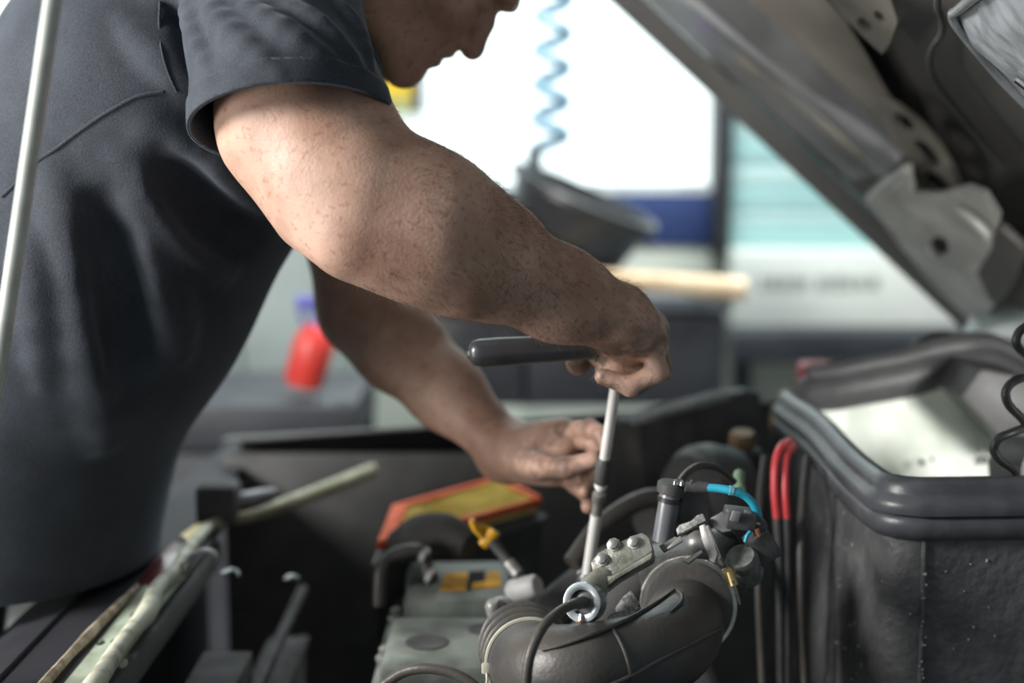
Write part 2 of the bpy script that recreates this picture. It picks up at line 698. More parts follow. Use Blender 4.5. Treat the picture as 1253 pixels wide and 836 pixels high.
# coiled hose
HOSEB = M('blue_hose_plastic', (.40, .60, .72), .35, col2=(.30, .50, .64), nscale=12)
ht, hb = at(683, -260, 3.12), at(672, 186, 3.12)
pts = []
turns = 10.5
for q in range(int(turns * 14) + 1):
    t = q / (turns * 14)
    c = ht.lerp(hb, t)
    a = q / 14 * 2 * math.pi
    pts.append(c + Vector((math.cos(a) * sz(17, 3.3), math.sin(a) * sz(17, 3.3), 0)))
ch = thing('coiled_air_hose', 'pale blue coiled air hose hanging in front of the bright window', 'hose', hb)
obj('coil', tube(pts, sz(8, 3.3), 8, 1), HOSEB, ch)
obj('feed_line', tube([pts[0], ht + Vector((0, 0, .15)), Vector((ht.x, ht.y, 2.98))], sz(7, 3.3), 8, 4), HOSEB, ch)
obj('coupling', lathe([(.010, 0), (.016, .01), (.016, .05), (.011, .06)], pts[-1] - Vector((0, 0, .05)), (0, 0, 1), 14), M('hose_coupling', (.16, .20, .24), .4, .5), ch)

# yellow box on the window post
yb = at(487, 112, 4.05)
yk = thing('first_aid_box', 'yellow and olive box with a dark side in front of the bright window', 'box', (yb.x, 4.05, at(487, 137, 4.05).z))
ya0, ya1 = at(440, 88, 4.05), at(514, 137, 4.05)
ym = at(480, 119, 4.05).z
xs_ = at(505, 110, 4.05).x
obj('lid', box(((ya0.x + xs_) / 2, 4.142, (ya0.z + ym) / 2), (xs_ - ya0.x, .185, ya0.z - ym), bev=.004), M('yellow_enamel', (.85, .58, .03), .4), yk)
obj('tray', box(((ya0.x + xs_) / 2, 4.142, (ya1.z + ym) / 2), (xs_ - ya0.x, .185, ym - ya1.z), bev=.004), M('olive_enamel', (.42, .42, .16), .5), yk)
obj('side_panel', box(((xs_ + ya1.x) / 2, 4.142, (ya0.z + ya1.z) / 2), (ya1.x - xs_, .19, ya0.z - ya1.z), bev=.003), POST, yk)

# locker
la, lb = at(40, 210, 3.7), at(420, 512, 3.7)
LOCK = M('grey_locker_paint', (.34, .40, .385), .45, col2=(.28, .33, .315), nscale=3)
lk = thing('locker', 'grey steel locker behind the mechanic', 'locker', ((la.x + lb.x) / 2, 3.85, 0))
obj('body', box(((la.x + lb.x) / 2, 3.86, la.z / 2), (lb.x - la.x, .3, la.z), bev=.006), LOCK, lk)
for q in range(3):
    wd = (lb.x - la.x) / 3
    d = obj('door', box((la.x + wd * (q + .5), 3.703, la.z / 2 + .03), (wd - .012, .018, la.z - .1), bev=.004), LOCK, lk)
    obj('door_handle', box((la.x + wd * (q + .88), 3.688, .95), (.014, .016, .09), bev=.003), CHAR, d)
# service cart with bottle
s0, s1 = at(120, 503, 2.75), at(434, 497, 2.75)
ct = thing('service_cart', 'black steel service cart beside the grey locker', 'cart', ((s0.x + s1.x) / 2, 2.95, 0))
ctz = s1.z
obj('top_tray', box(((s0.x + s1.x) / 2, 2.97, ctz - .045), (s1.x - s0.x, .44, .09), bev=.006), CHAR, ct)
obj('case', box(((s0.x + s1.x) / 2 - .01, 2.97, ctz / 2 - .02), (s1.x - s0.x - .12, .38, ctz - .16), bev=.006), CHAR, ct)
for xx in (s0.x + .025, s1.x - .025):
    for yy in (2.775, 3.165):
        obj('leg', box((xx, yy, ctz / 2), (.045, .035, ctz), bev=.004), CHAR, ct)
REDP = M('red_bottle_plastic', (.78, .065, .045), .35, col2=(.66, .05, .04), nscale=9)
PURP = M('violet_cap_plastic', (.10, .10, .48), .4)
q0, q1 = at(370, 480, 2.85), at(388, 408, 2.85)
q0.z = ctz + .002 + sz(24, 2.85) * .55
axb = (q1 - q0).normalized()
bt = thing('spray_bottle', 'red plastic bottle with a violet spray head tilted on the service cart', 'bottle', q0)
rb_ = sz(25, 2.85)
obj('body', lathe([(rb_ * .8, 0), (rb_, .012), (rb_, .095), (rb_ * .75, .118), (rb_ * .4, .13)], q0, axb, 24), REDP, bt)
obj('spray_head', join(lathe([(rb_ * .42, .128), (rb_ * .42, .15), (rb_ * .35, .156)], q0, axb, 18),
                       boxf(q0 + axb * .168 + Vector((-.02, 0, .004)), (-1, 0, .25), axb, (.075, .026, .024), .005),
                       boxf(q0 + axb * .143 + Vector((-.038, 0, .0)), (-.3, 0, 1), (1, 0, .3), (.045, .008, .014), .002)), PURP, bt)
rgz = at(600, 330, 3.30)
rag = SDF()
for a, b, r in (((0, 0, 0), (.02, .02, .015), .018), ((-.02, .01, -.01), (.015, -.01, .0), .016), ((0, .01, -.045), (.0, .01, 0), .016)):
    rag.add(cone(rgz + Vector(a), rgz + Vector(b), r, r * .8), .015)
V, F = rag.mesh(.005)
V[:, 2] -= V[:, 2].min() - (t0.z + .001)
tag(obj('shop_rag', (V, F), M('violet_rag', (.36, .14, .52), .8, bump=.4), angle=None), 'crumpled violet rag on the workbench beside the bucket', 'rag')
# ================================================================== the car
BLACKP = M('black_plastic', (.085, .085, .086), .5, spec=.3, col2=(.068, .068, .069), nscale=30, bump=.15, bscale=300)
BLACKR = M('black_rubber', (.082, .083, .086), .45, spec=.35, col2=(.066, .067, .070), nscale=40, bump=.1)
BLACKG = M('black_car_paint', (.034, .035, .041), .5, col2=(.027, .028, .033), nscale=6, spec=.10)
DIRTY = M('dirty_pale_green_paint', (.47, .54, .44), .42, col2=(.27, .30, .23), nscale=16, lo=.34, hi=.56, bump=.2, bscale=80)
TAN = M('rusty_tan_edge', (.42, .36, .27), .6, col2=(.20, .15, .11), nscale=60, bump=.5, bscale=150)
BEAD = M('pale_dirty_sealant', (.55, .57, .46), .55, col2=(.30, .29, .22), nscale=45, lo=.36, hi=.54, bump=.5, bscale=120)
DEEP = M('matt_black_plastic', (.095, .095, .095), .75, spec=.1, bump=.2)  # even matt black tone with low gloss
CHROME = M('bright_steel', (.80, .80, .80), .18, 1.0, col2=(.62, .62, .62), nscale=40)
DARKIN = M('dark_bay_metal', (.125, .125, .125), .75, spec=.1, col2=(.105, .105, .105), nscale=20, bump=.3, bscale=120)
PLEN = M('plenum_paint', (.86, .91, .84), .38, col2=(.55, .60, .52), nscale=9, lo=.3, hi=.55)

car = thing('car', 'old car with a black nose and an open engine bay that the mechanic leans over', 'car', (.3, 1.47, 0))
Z0 = .83
# nose of the car: black painted panel falling away in front of the slam panel
def nose(u, v):
    y = .62 + v * 1.62
    prof = [(-.392, .828), (-.42, .828), (-.455, .826), (-.495, .816), (-.528, .790), (-.541, .74), (-.541, .45), (-.53, .28)]
    t = u * (len(prof) - 1)
    i = min(int(t), len(prof) - 2)
    f = t - i
    x = prof[i][0] + (prof[i + 1][0] - prof[i][0]) * f
    z = prof[i][1] + (prof[i + 1][1] - prof[i][1]) * f
    bow = ((v - .52) * 2) ** 2
    return (x + .05 * bow * min(1, u * 2.2), y, z)


obj('nose_panel', sheet(nose, 22, 24, .004), BLACKG, car)
obj('nose_crease', tube([(-.452, y, .829) for y in (1.02, 1.3, 1.6, 1.8)], .005, 8, 4, flat=.5), BLACKG, car)
obj('grille_slat', tube([(-.545, y, .62) for y in (.75, 1.1, 1.5, 2.0)], .012, 8, 4), BLACKP, car)
# slam panel: painted strip with punched holes
X = Vector((0, 1, 0))
Yv = Vector((-1, 0, 0))
O = Vector((-.377, 0, Z0))
slots = []
for px, py in ((165, 754), (124, 788), (141, 786), (154, 785), (186, 728), (150, 812)):
    p = atz(px, py, Z0)
    slots.append(oval(p.y, -(p.x - O.x), .0085, .0042, 0, 12))
obj('slam_panel', plate([(.62, -.019), (1.50, -.019), (1.50, .017), (.62, .017)], slots, O, X, Yv, .003), DIRTY, car)
obj('slam_panel_end', box((-.377, 1.62, Z0 - .006), (.036, .24, .006), bev=.002), DARKIN, car)
obj('under_channel', box((-.377, 1.15, Z0 - .03), (.04, 1.1, .03), bev=.004), DARKIN, car)
obj('front_lip', tube([atz(*p, Z0 + .004) for p in ((30, 862), (60, 831), (84, 804), (108, 779), (134, 752), (168, 719))], [.0045, .006, .005, .0065, .005, .004], 8, 5, flat=.8), TAN, car)
# sealed bead along the bay edge
bead = [atz(*p, Z0 + .010) for p in ((90, 868), (118, 834), (146, 792), (165, 768), (180, 750), (190, 724), (206, 707), (216, 698), (226, 680), (240, 661), (252, 648), (262, 640))]
obj('bay_edge_bead', tube(bead, [.009, .0092, .008, .0085, .0105, .008, .009, .0075, .008, .007, .0065, .006], 12, 5), BEAD, car)
rail = [atz(*p, Z0 + .010) for p in ((258, 642), (280, 636), (310, 630), (360, 613), (410, 594), (456, 575))]
obj('wing_rail', tube(rail, [.0075, .006, .008, .010, .0105, .010], 12, 5, flat=.8), M('wing_rail_paint', (.50, .49, .34), .5, col2=(.34, .33, .22), nscale=40), car)
obj('wing_rail_strip', tube([atz(*p, Z0 + .03) for p in ((284, 612), (300, 610), (318, 606), (336, 601))], [.007, .009, .008, .004], 10, 4), M('grey_strip', (.42, .44, .48), .4), car)
obj('yellow_sticker', prism([atz(*p, Z0 + .014) for p in ((221, 655), (240, 641), (256, 639), (246, 656), (238, 668))], (0, 0, -.003)), M('yellow_sticker', (.82, .58, .10), .5, col2=(.75, .66, .42), nscale=60), car)
LENS = M('dark_red_lens', (.16, .03, .045), .25, col2=(.09, .018, .024), nscale=30, coat=.5)
obj('side_lamp', prism([atz(*p, Z0 + .004) for p in ((166, 714), (186, 686), (212, 662), (228, 664), (224, 690), (196, 716))], (0, 0, -.02), .003), LENS, car)
obj('bracket_block', box(atz(268, 614, Z0 + .03), (.05, .05, .05), bev=.008), DARKIN, car)
# inner wing and far wing
obj('far_wing', sheet(lambda u, v: (-.42 + u * 1.12, 2.02 + v * .24, .872 + .10 * u * (1 - v) - .10 * v * v - .02 * u), 20, 8, .004), DARKIN, car)
obj('far_wing_side', box((.2, 2.27, .52), (1.3, .02, .52), bev=.008), BLACKG, car)
obj('far_inner_wing', box((.0, 2.03, .62), (.84, .02, .46), bev=.006), DARKIN, car)
obj('near_wing', box((.2, .59, .55), (1.5, .03, .56), bev=.01), BLACKG, car)
obj('radiator_shroud', join(box((-.305, 1.3, .46), (.05, 1.1, .36), bev=.01), *[box((-.278, 1.3, .36 + .07 * q), (.012, 1.06, .012), bev=.002) for q in range(6)]), DEEP, car)
obj('bay_floor', box((.0, 1.33, .25), (.72, 1.44, .03)), DARKIN, car)
# fan-duct box with pale worn edges in the near front corner
obj('duct_box', join(box((-.318, 1.40, .690), (.055, .26, .09), bev=.003), box((-.287, 1.33, .675), (.022, .10, .10), bev=.003)), DEEP, car)
# wire hooks along the bead
WIRE = M('pale_wire', (.62, .66, .66), .35, .4)
obj('wire_hook', tube([atz(*p, z) for p, z in (((219, 697), .835), ((226, 686), .852), ((240, 676), .858), ((256, 674), .858), ((266, 682), .850), ((264, 692), .838))], .0024, 8, 5), WIRE, car)
obj('wire_hook', tube([atz(*p, .815) for p in ((271, 703), (278, 699), (288, 698), (292, 704))], .002, 8, 5), WIRE, car)
obj('wire_hook', tube([atz(*p, .79) for p in ((348, 709), (356, 706), (366, 708))], [.001, .004, .002], 8, 5), WIRE, car)
obj('paint_chip', box(atz(191, 767, .80), (.002, .004, .008)), WIRE, car)
obj('paint_chip', box(atz(213, 742, .80), (.002, .004, .008)), WIRE, car)
# wheels
for y in (.72, 2.14):
    wh = obj('tyre', lathe([(.19, -.09), (.28, -.09), (.305, -.07), (.305, .07), (.28, .09), (.19, .09)], (-.02, y, .305), (0, 1, 0), 36, closed=True), M('tyre_rubber', (.02, .02, .02), .8), car)
    obj('wheel_disc', lathe([(.01, -.02), (.17, -.02), (.195, -.07), (.195, .07), (.16, .05), (.01, .04)], (-.02, y, .305), (0, 1, 0), 30), M('wheel_steel', (.3, .3, .3), .4, .8), wh)

# ---- plenum box
PX, PYN, PYF = .342, 1.255, 1.74
BOXM = M('bumpy_black_sealer', (.125, .126, .129), .42, col2=(.092, .093, .096), nscale=40, bump=1.0, bscale=110)


def pathbox(v):
    """left wall from far to near with a rounded corner, then along the near wall"""
    r = .035
    L1 = PYF + .03 - PYN - r
    L2 = r * math.pi / 2
    L3 = .62
    s = v * (L1 + L2 + L3)
    if s < L1:
        return PX, PYF + .03 - s, Vector((-1, 0, 0))
    if s < L1 + L2:
        a = (s - L1) / r
        return PX + r - r * math.cos(a), PYN + r - r * math.sin(a), Vector((-math.cos(a), -math.sin(a), 0))
    return PX + r + (s - L1 - L2), PYN, Vector((0, -1, 0))


def boxwall(u, v):
    x, y, n = pathbox(v)
    b = .010 * math.sin(u * 3.1) - .022 * max(0, u - .45) ** 1.2
    wob = .0022 * math.sin(y * 31 + x * 23) * math.sin(u * 9)
    p = Vector((x, y, .962 - u * .56)) + n * (b * .8 + wob)
    return p


plenum = obj('plenum_box', sheet(boxwall, 26, 90, .012), BOXM, car, label='black bumpy box below the windscreen')
seam = [boxwall(u / 12, .462) + Vector((-.001, -.001, 0)) for u in range(13)]
obj('corner_weld', tube(seam, [.0020, .0026, .0018, .0024] * 3, 8, 3), BOXM, plenum)
speck = []
for q in range(170):
    u, v = random.random() ** 1.5 * .8, .12 + .40 * random.random()
    if q < 34:
        v = .462 + random.gauss(0, .0010)
        u = .08 + .5 * random.random()
    p = boxwall(u, v)
    n = pathbox(v)[2]
    s_ = .0005 + .0009 * random.random() ** 2
    speck.append(boxf(p + n * .0006 * (6 if q < 34 else 1), (n.y, -n.x, .2), (0, 0, 1), (s_ * 1.6, s_ * 2, .0012)))
obj('grit', join(*speck), M('pale_grit', (.55, .52, .48), .7), plenum, kind='stuff', angle=None)
# rubber seal on the rim: lip, groove, lower fold
def rim_path(n, off, dz, v0=0.0, v1=1.0):
    out = []
    for q in range(n):
        v = v0 + (v1 - v0) * q / (n - 1)
        x, y, nn = pathbox(v)
        sag = .003 * math.sin(y * 17) - .004 * max(0, (y - 1.5)) / .25
        out.append(Vector((x, y, .976 + dz + sag + .004 * max(0, x - PX) / .3)) + nn * off)
    return out


SEAL = M('rim_rubber', (.085, .090, .102), .36, col2=(.060, .064, .072), nscale=30, bump=.15, bscale=160)


def rim_loft(prof, n=60):
    """moulded rubber profile (outward, up) carried round the rim"""
    A = rim_path(n, 0, 0)
    N = [pathbox(q / (n - 1))[2] for q in range(n)]
    m = len(prof)
    V = [A[q] + N[q] * o + Vector((0, 0, u)) for q in range(n) for o, u in prof]
    F = [(q * m + k, q * m + (k + 1) % m, (q + 1) * m + (k + 1) % m, (q + 1) * m + k) for q in range(n - 1) for k in range(m)]
    F += [tuple(range(m)), tuple((n - 1) * m + k for k in range(m - 1, -1, -1))]
    return V, F


seal = obj('rim_seal', rim_loft([(-.014, .002), (-.013, .014), (-.008, .020), (-.001, .020), (.004, .015), (.006, .008), (.007, .004), (.012, .000), (.014, -.006), (.013, -.012), (.006, -.014), (-.004, -.008)]), SEAL, plenum, angle=60)
obj('seal_fold', rim_loft([(.002, -.012), (.008, -.013), (.012, -.018), (.0125, -.026), (.010, -.033), (.003, -.037), (-.002, -.034)]), SEAL, seal, angle=60)
# far side: inner painted wall, fat seal above it
def farwall(u, v):
    x = PX + .012 + v * .52
    z = .99 + .05 * v - u * .34
    emb = .012 * math.exp(-((v - .38 - .15 * u) / .05) ** 2) - .010 * math.exp(-((v - .12) / .04) ** 2)
    return (x, PYF - emb - .05 * u * u, z)


fw = obj('plenum_inner_wall', sheet(farwall, 24, 60, .004), PLEN, car, label='pale green painted inner wall of the box')
obj('plenum_floor', box((.65, 1.5, .72), (.44, .44, .01)), PLEN, car)
obj('plenum_inner_left', box((PX + .055, 1.5, .83), (.006, .45, .21)), PLEN, car)
for px, py, w_ in ((1128, 566, 6), (1140, 562, 4), (1204, 563, 8), (1194, 552, 4)):
    p = at(px, py, PYF - .032)
    obj('drain_hole', lathe([(sz(w_, 1.7) * .6, 0), (sz(w_, 1.7) * .6, .004)], p, (0, -1, 0), 12), DARKIN, fw)
far_seal = [at(*p, PYF + .01) for p in ((968, 478), (985, 482), (1020, 478), (1060, 470), (1100, 463), (1140, 452), (1178, 446), (1215, 446), (1260, 470))]
obj('far_seal', tube(far_seal, [.012, .022, .026, .027, .027, .028, .026, .022, .02], 14, 5), BLACKR, car)
obj('far_seal_lip', tube([p + Vector((0, -.01, .026)) for p in far_seal[1:]], [.010, .013, .012, .013, .016, .016, .012, .01], 12, 5), BLACKR, car)
obj('hose_loop', tube([at(*p, 1.80) for p in ((1048, 458), (1078, 447), (1108, 446), (1130, 425), (1150, 418), (1172, 424), (1180, 446), (1168, 462))], .014, 12, 5), BLACKR, car)
# cowl in front of the windscreen
obj('cowl_tray', prism([at(*p, 1.62) for p in ((1176, 486), (1200, 452), (1260, 462), (1330, 520), (1330, 560), (1240, 552))], (0, .10, .0), .004), BLACKP, car)
obj('cowl_panel', prism([at(1186, 438, 1.95), at(1205, 402, 1.95), at(1330, 372, 1.95), at(1330, 500, 1.95)], (0, .06, .015), .004), M('cowl_paint', (.55, .62, .62), .35, col2=(.42, .48, .48), nscale=20), car)
for q in range(7):
    a = at(1212 + q * 3, 408 + q * 8, 1.945)
    obj('cowl_rib', tube([a, a + Vector((.14, 0, -.05))], .0022, 6, 1), M('cowl_rib', (.36, .42, .43), .4), car)
obj('wiper_motor', lathe([(.01, 0), (.028, .002), (.034, .012), (.034, .07), (.02, .08)], at(1236, 570, 1.50), (.25, -1, .1), 24), BLACKP, car)
obj('windscreen', sheet(lambda u, v: (.86 + .62 * u, .75 + 1.4 * v, 1.03 + .42 * u), 6, 8, .006), M('windscreen_glass', (.30, .36, .38), .08, coat=1.0), car)

# ---- hood
HO0, HYF = Vector((.713, 0, 1.012)), 2.2
HD = Vector((-.742, 0, .670)).normalized()
HN = Vector((-.670, 0, -.742)).normalized()        # out of the underside, towards the bay


def crown(y):
    t = max(-1, min(1, (y - 1.5) / .7))
    return -.105 * (1 - abs(t) ** 2.2)


def hpt(s, y, n=0.0):
    return HO0 + HD * s + Vector((0, y, 0)) + HN * (crown(y) + n)


def hood_at(px, py, n=0.0):
    """point of the underside (offset n) met by the view through a pixel"""
    d = ray(px, py)
    lo_, hi_ = .5, 2.45

    def g(Y):
        p = CAM + d * (Y / d.y)
        return (p - HO0).dot(HN) - crown(p.y) - n
    ys = [lo_ + (hi_ - lo_) * q / 400 for q in range(401)]
    prev = g(ys[-1])
    for q in range(399, -1, -1):
        c = g(ys[q])
        if (c > 0) != (prev > 0):
            Y = ys[q]
            return CAM + d * (Y / d.y)
        prev = c
    return CAM + d * (1.2 / d.y)


HOODU = M('hood_underside_paint', (.130, .126, .120), .45, col2=(.102, .099, .094), nscale=7, bump=.15, bscale=60)
HOODG = M('hood_rail_paint', (.30, .31, .32), .28, metal=.35, col2=(.20, .205, .21), nscale=8, coat=.5, bump=.1, bscale=40)
HOODT = M('hood_taupe_paint', (.30, .28, .24), .42, col2=(.22, .20, .17), nscale=9)
HOODW = M('hood_bracket_paint', (.68, .68, .64), .32, col2=(.44, .44, .41), nscale=12)
hood = thing('car_hood', 'raised car hood seen from below with bare metal rails and a silver pad', 'hood', hpt(0, 1.5, 0))
obj('outer_panel', sheet(lambda u, v: hpt(-.02 + 1.32 * u, .80 + 1.4 * v, -.03), 16, 40, .003), HOODU, hood)


def strip(prof, s0, s1, bend=0.0, nu=26):
    """profile (y, n) carried along the hood from s0 to s1"""
    def fn(u, v):
        t = v * (len(prof) - 1)
        i = min(int(t), len(prof) - 2)
        f = t - i
        y = prof[i][0] + (prof[i + 1][0] - prof[i][0]) * f
        n = prof[i][1] + (prof[i + 1][1] - prof[i][1]) * f
        s = s0 + (s1 - s0) * u
        return hpt(s, y + bend * (1 - u) ** 2, n)
    return sheet(fn, nu, 4 * len(prof), .003)


obj('edge_flange', strip([(2.205, -.03), (2.205, .004), (2.195, .008), (2.15, .008), (2.12, .006)], -.02, 1.3), HOODU, hood)
obj('side_rail', strip([(2.125, .0), (2.10, .012), (2.05, .016), (1.99, .022), (1.945, .031), (1.925, .034), (1.905, .034), (1.892, .030), (1.885, .022), (1.87, .0)], .32, 1.3, -.02), HOODG, hood)
obj('rail_end', strip([(2.125, .0), (2.08, .010), (1.99, .014), (1.90, .010), (1.87, -.01)], .0, .325), HOODU, hood)


def channel(u, v):
    s = .335 + .965 * u
    yw = .02 + .17 * min(1, (s - .335) / .20)
    return hpt(s, 1.884 - yw * v, .004 + .012 * math.sin(v * 2.2) - .02 * v)


obj('rail_channel', sheet(channel, 40, 12, .003), HOODT, hood)
ra0, ra1 = hood_at(853, 0, .030), hood_at(1096, 200, .030)
obj('ridge_highlight', tube([q + HN * -.007 for q in (ra0 + (ra0 - ra1) * .8, ra0, ra0.lerp(ra1, .5), ra1)], [.019, .019, .017, .012], 18, 4), M('hood_highlight_paint', (.42, .43, .44), .35, .2, col2=(.34, .35, .36), nscale=10), hood)  # paler bead added along the ridge, its highlight put into the colour
obj('rear_rail', sheet(lambda u, v: hpt(.0 + .13 * u, .82 + 1.34 * v, -.004 + .02 * math.sin(math.pi * u)), 8, 40, .003), HOODU, hood)


def hplate(pxpoly, holes, n, thick, mat, name, parent=hood):
    """stamped plate lying on the underside, outline and holes read through the lens, with real thickness"""
    P = [hood_at(*p, n) for p in pxpoly]
    c = sum(P, Vector()) / len(P)
    nn = Vector()
    for a, b in zip(P, P[1:] + P[:1]):
        nn += (a - c).cross(b - c)
    nn.normalize()
    if nn.dot(CAM - c) < 0:
        nn = -nn
    x, y, _ = frame(nn)

    def to2(px, py):
        d = ray(px, py)
        t = (c - CAM).dot(nn) / d.dot(nn)
        q = CAM + d * t - c
        return q.dot(x), q.dot(y)
    out = [to2(*p) for p in pxpoly]
    hs = [[to2(*p) for p in h] for h in holes]
    return obj(name, plate(out, hs, c, x, y, thick, .0012), mat, parent)


def pov(cx, cy, rx, ry, deg, n=14):
    return oval(cx, cy, rx, ry, math.radians(deg), n)


hplate([(1078, 120), (1098, 128), (1128, 152), (1150, 178), (1166, 206), (1178, 234), (1160, 240), (1120, 236), (1112, 205), (1096, 180), (1084, 150)],
       [pov(1108, 148, 17, 9, 42), pov(1136, 186, 23, 10, 48), pov(1148, 221, 20, 10, 35), pov(1119, 208, 22, 6, 68)], .014, .006, HOODT, 'lattice_brace')
hplate([(1018, -6), (1040, 22), (1062, 44), (1082, 62), (1092, 48), (1101, 22), (1092, -6)],
       [pov(1061, 28, 13, 6, 45), pov(1080, 18, 11, 5, 50)], .010, .006, HOODT, 'latch_brace')
hb_ = hplate([(1061, 238), (1078, 222), (1112, 203), (1118, 236), (1150, 238), (1186, 228), (1206, 236), (1222, 262), (1216, 300), (1196, 330), (1216, 372), (1196, 396), (1150, 352), (1104, 298), (1078, 262)],
             [pov(1150, 300, 14, 14, 0)], .040, .008, HOODW, 'hinge_bracket')
obj('hinge_boss', ring(hood_at(1192, 270, .046), HN, .012, .030, .010, 24), HOODW, hb_)
obj('hinge_fold', tube([hood_at(*p, .05) for p in ((1066, 246), (1088, 228), (1110, 208))], [.008, .010, .007], 12, 4), HOODW, hb_)
obj('hinge_arm', prism([hood_at(*p, .03) for p in ((1160, 340), (1204, 390), (1240, 350), (1262, 300), (1230, 270))], HN * .012, .003), HOODU, hood)
obj('washer_tube', tube([hood_at(*p, .004) for p in ((1152, -20), (1147, 6), (1153, 26), (1152, 42), (1140, 60), (1138, 84), (1150, 108), (1170, 134), (1196, 166), (1228, 204))], .0035, 8, 5), BLACKR, hood)
# insulation pad with its trim
SILV = M('silver_pad_foil', (.36, .39, .42), .5, .15, col2=(.20, .22, .24), nscale=34, lo=.34, hi=.60, bump=1.0, bscale=70)


def pad_edge(y):
    return .506 + .145 * (1.295 - y) if y < 1.295 else .506 - ((y - 1.295) / .06) ** 2 * .10


def pad_pt(u, v):
    y = .84 + .513 * u
    s_ = .12 + (pad_edge(y) - .12) * v
    rim = min(1, 12 * min(v, 1 - v, u, 1 - u))
    return hpt(s_, y, .004 + .010 * rim + .0015 * math.sin(s_ * 90) * math.sin(y * 70))


pad = obj('insulation_pad', sheet(pad_pt, 60, 50, .006), SILV, hood)
trim = [hpt(pad_edge(y), y, .016) for y in (.90, 1.0, 1.1, 1.2, 1.27, 1.295, 1.32, 1.34, 1.35)] + [hpt(s_, 1.355, .016) for s_ in (.38, .33, .26, .18, .12)]
obj('pad_trim', tube(trim, .0045, 10, 5), M('pad_trim_metal', (.50, .53, .55), .3, .6), pad)
for k, (a, b) in enumerate((((1244, 98), (1262, 112)), ((1246, 90), (1266, 104)))):
    obj('pad_clip', tube([hood_at(*a, .03), hood_at(*b, .03)], .003, 8, 1), CHROME, pad)

# ---- prop rod
RODM = M('prop_rod_paint', (.50, .54, .50), .4, col2=(.40, .43, .40), nscale=30)
low = Vector((-.482, 1.17, .838))
ra_ = at(66, -10, 1.02)
dirr = (ra_ - low).normalized()
tt_ = 1.4
for q in range(400):
    p = low + dirr * (.6 + q * .002)
    if (p - HO0).dot(HN) - crown(p.y) < -.012:
        tt_ = .6 + q * .002
        break
top = low + dirr * tt_
pr = thing('prop_rod', 'thin pale steel rod propping the hood up beside the mechanic', 'rod', low)
obj('shaft', tube([low, low.lerp(top, .5), top - dirr * .02], sz(10.5, 1.07), 14, 1), RODM, pr)
obj('hook', tube([top - dirr * .02, top - dirr * .008, top + Vector((.012, 0, .002))], .005, 10, 4), RODM, pr)
obj('pivot_collar', ring(low - dirr * .002, dirr, .006, .0095, .016, 20), RODM, pr)
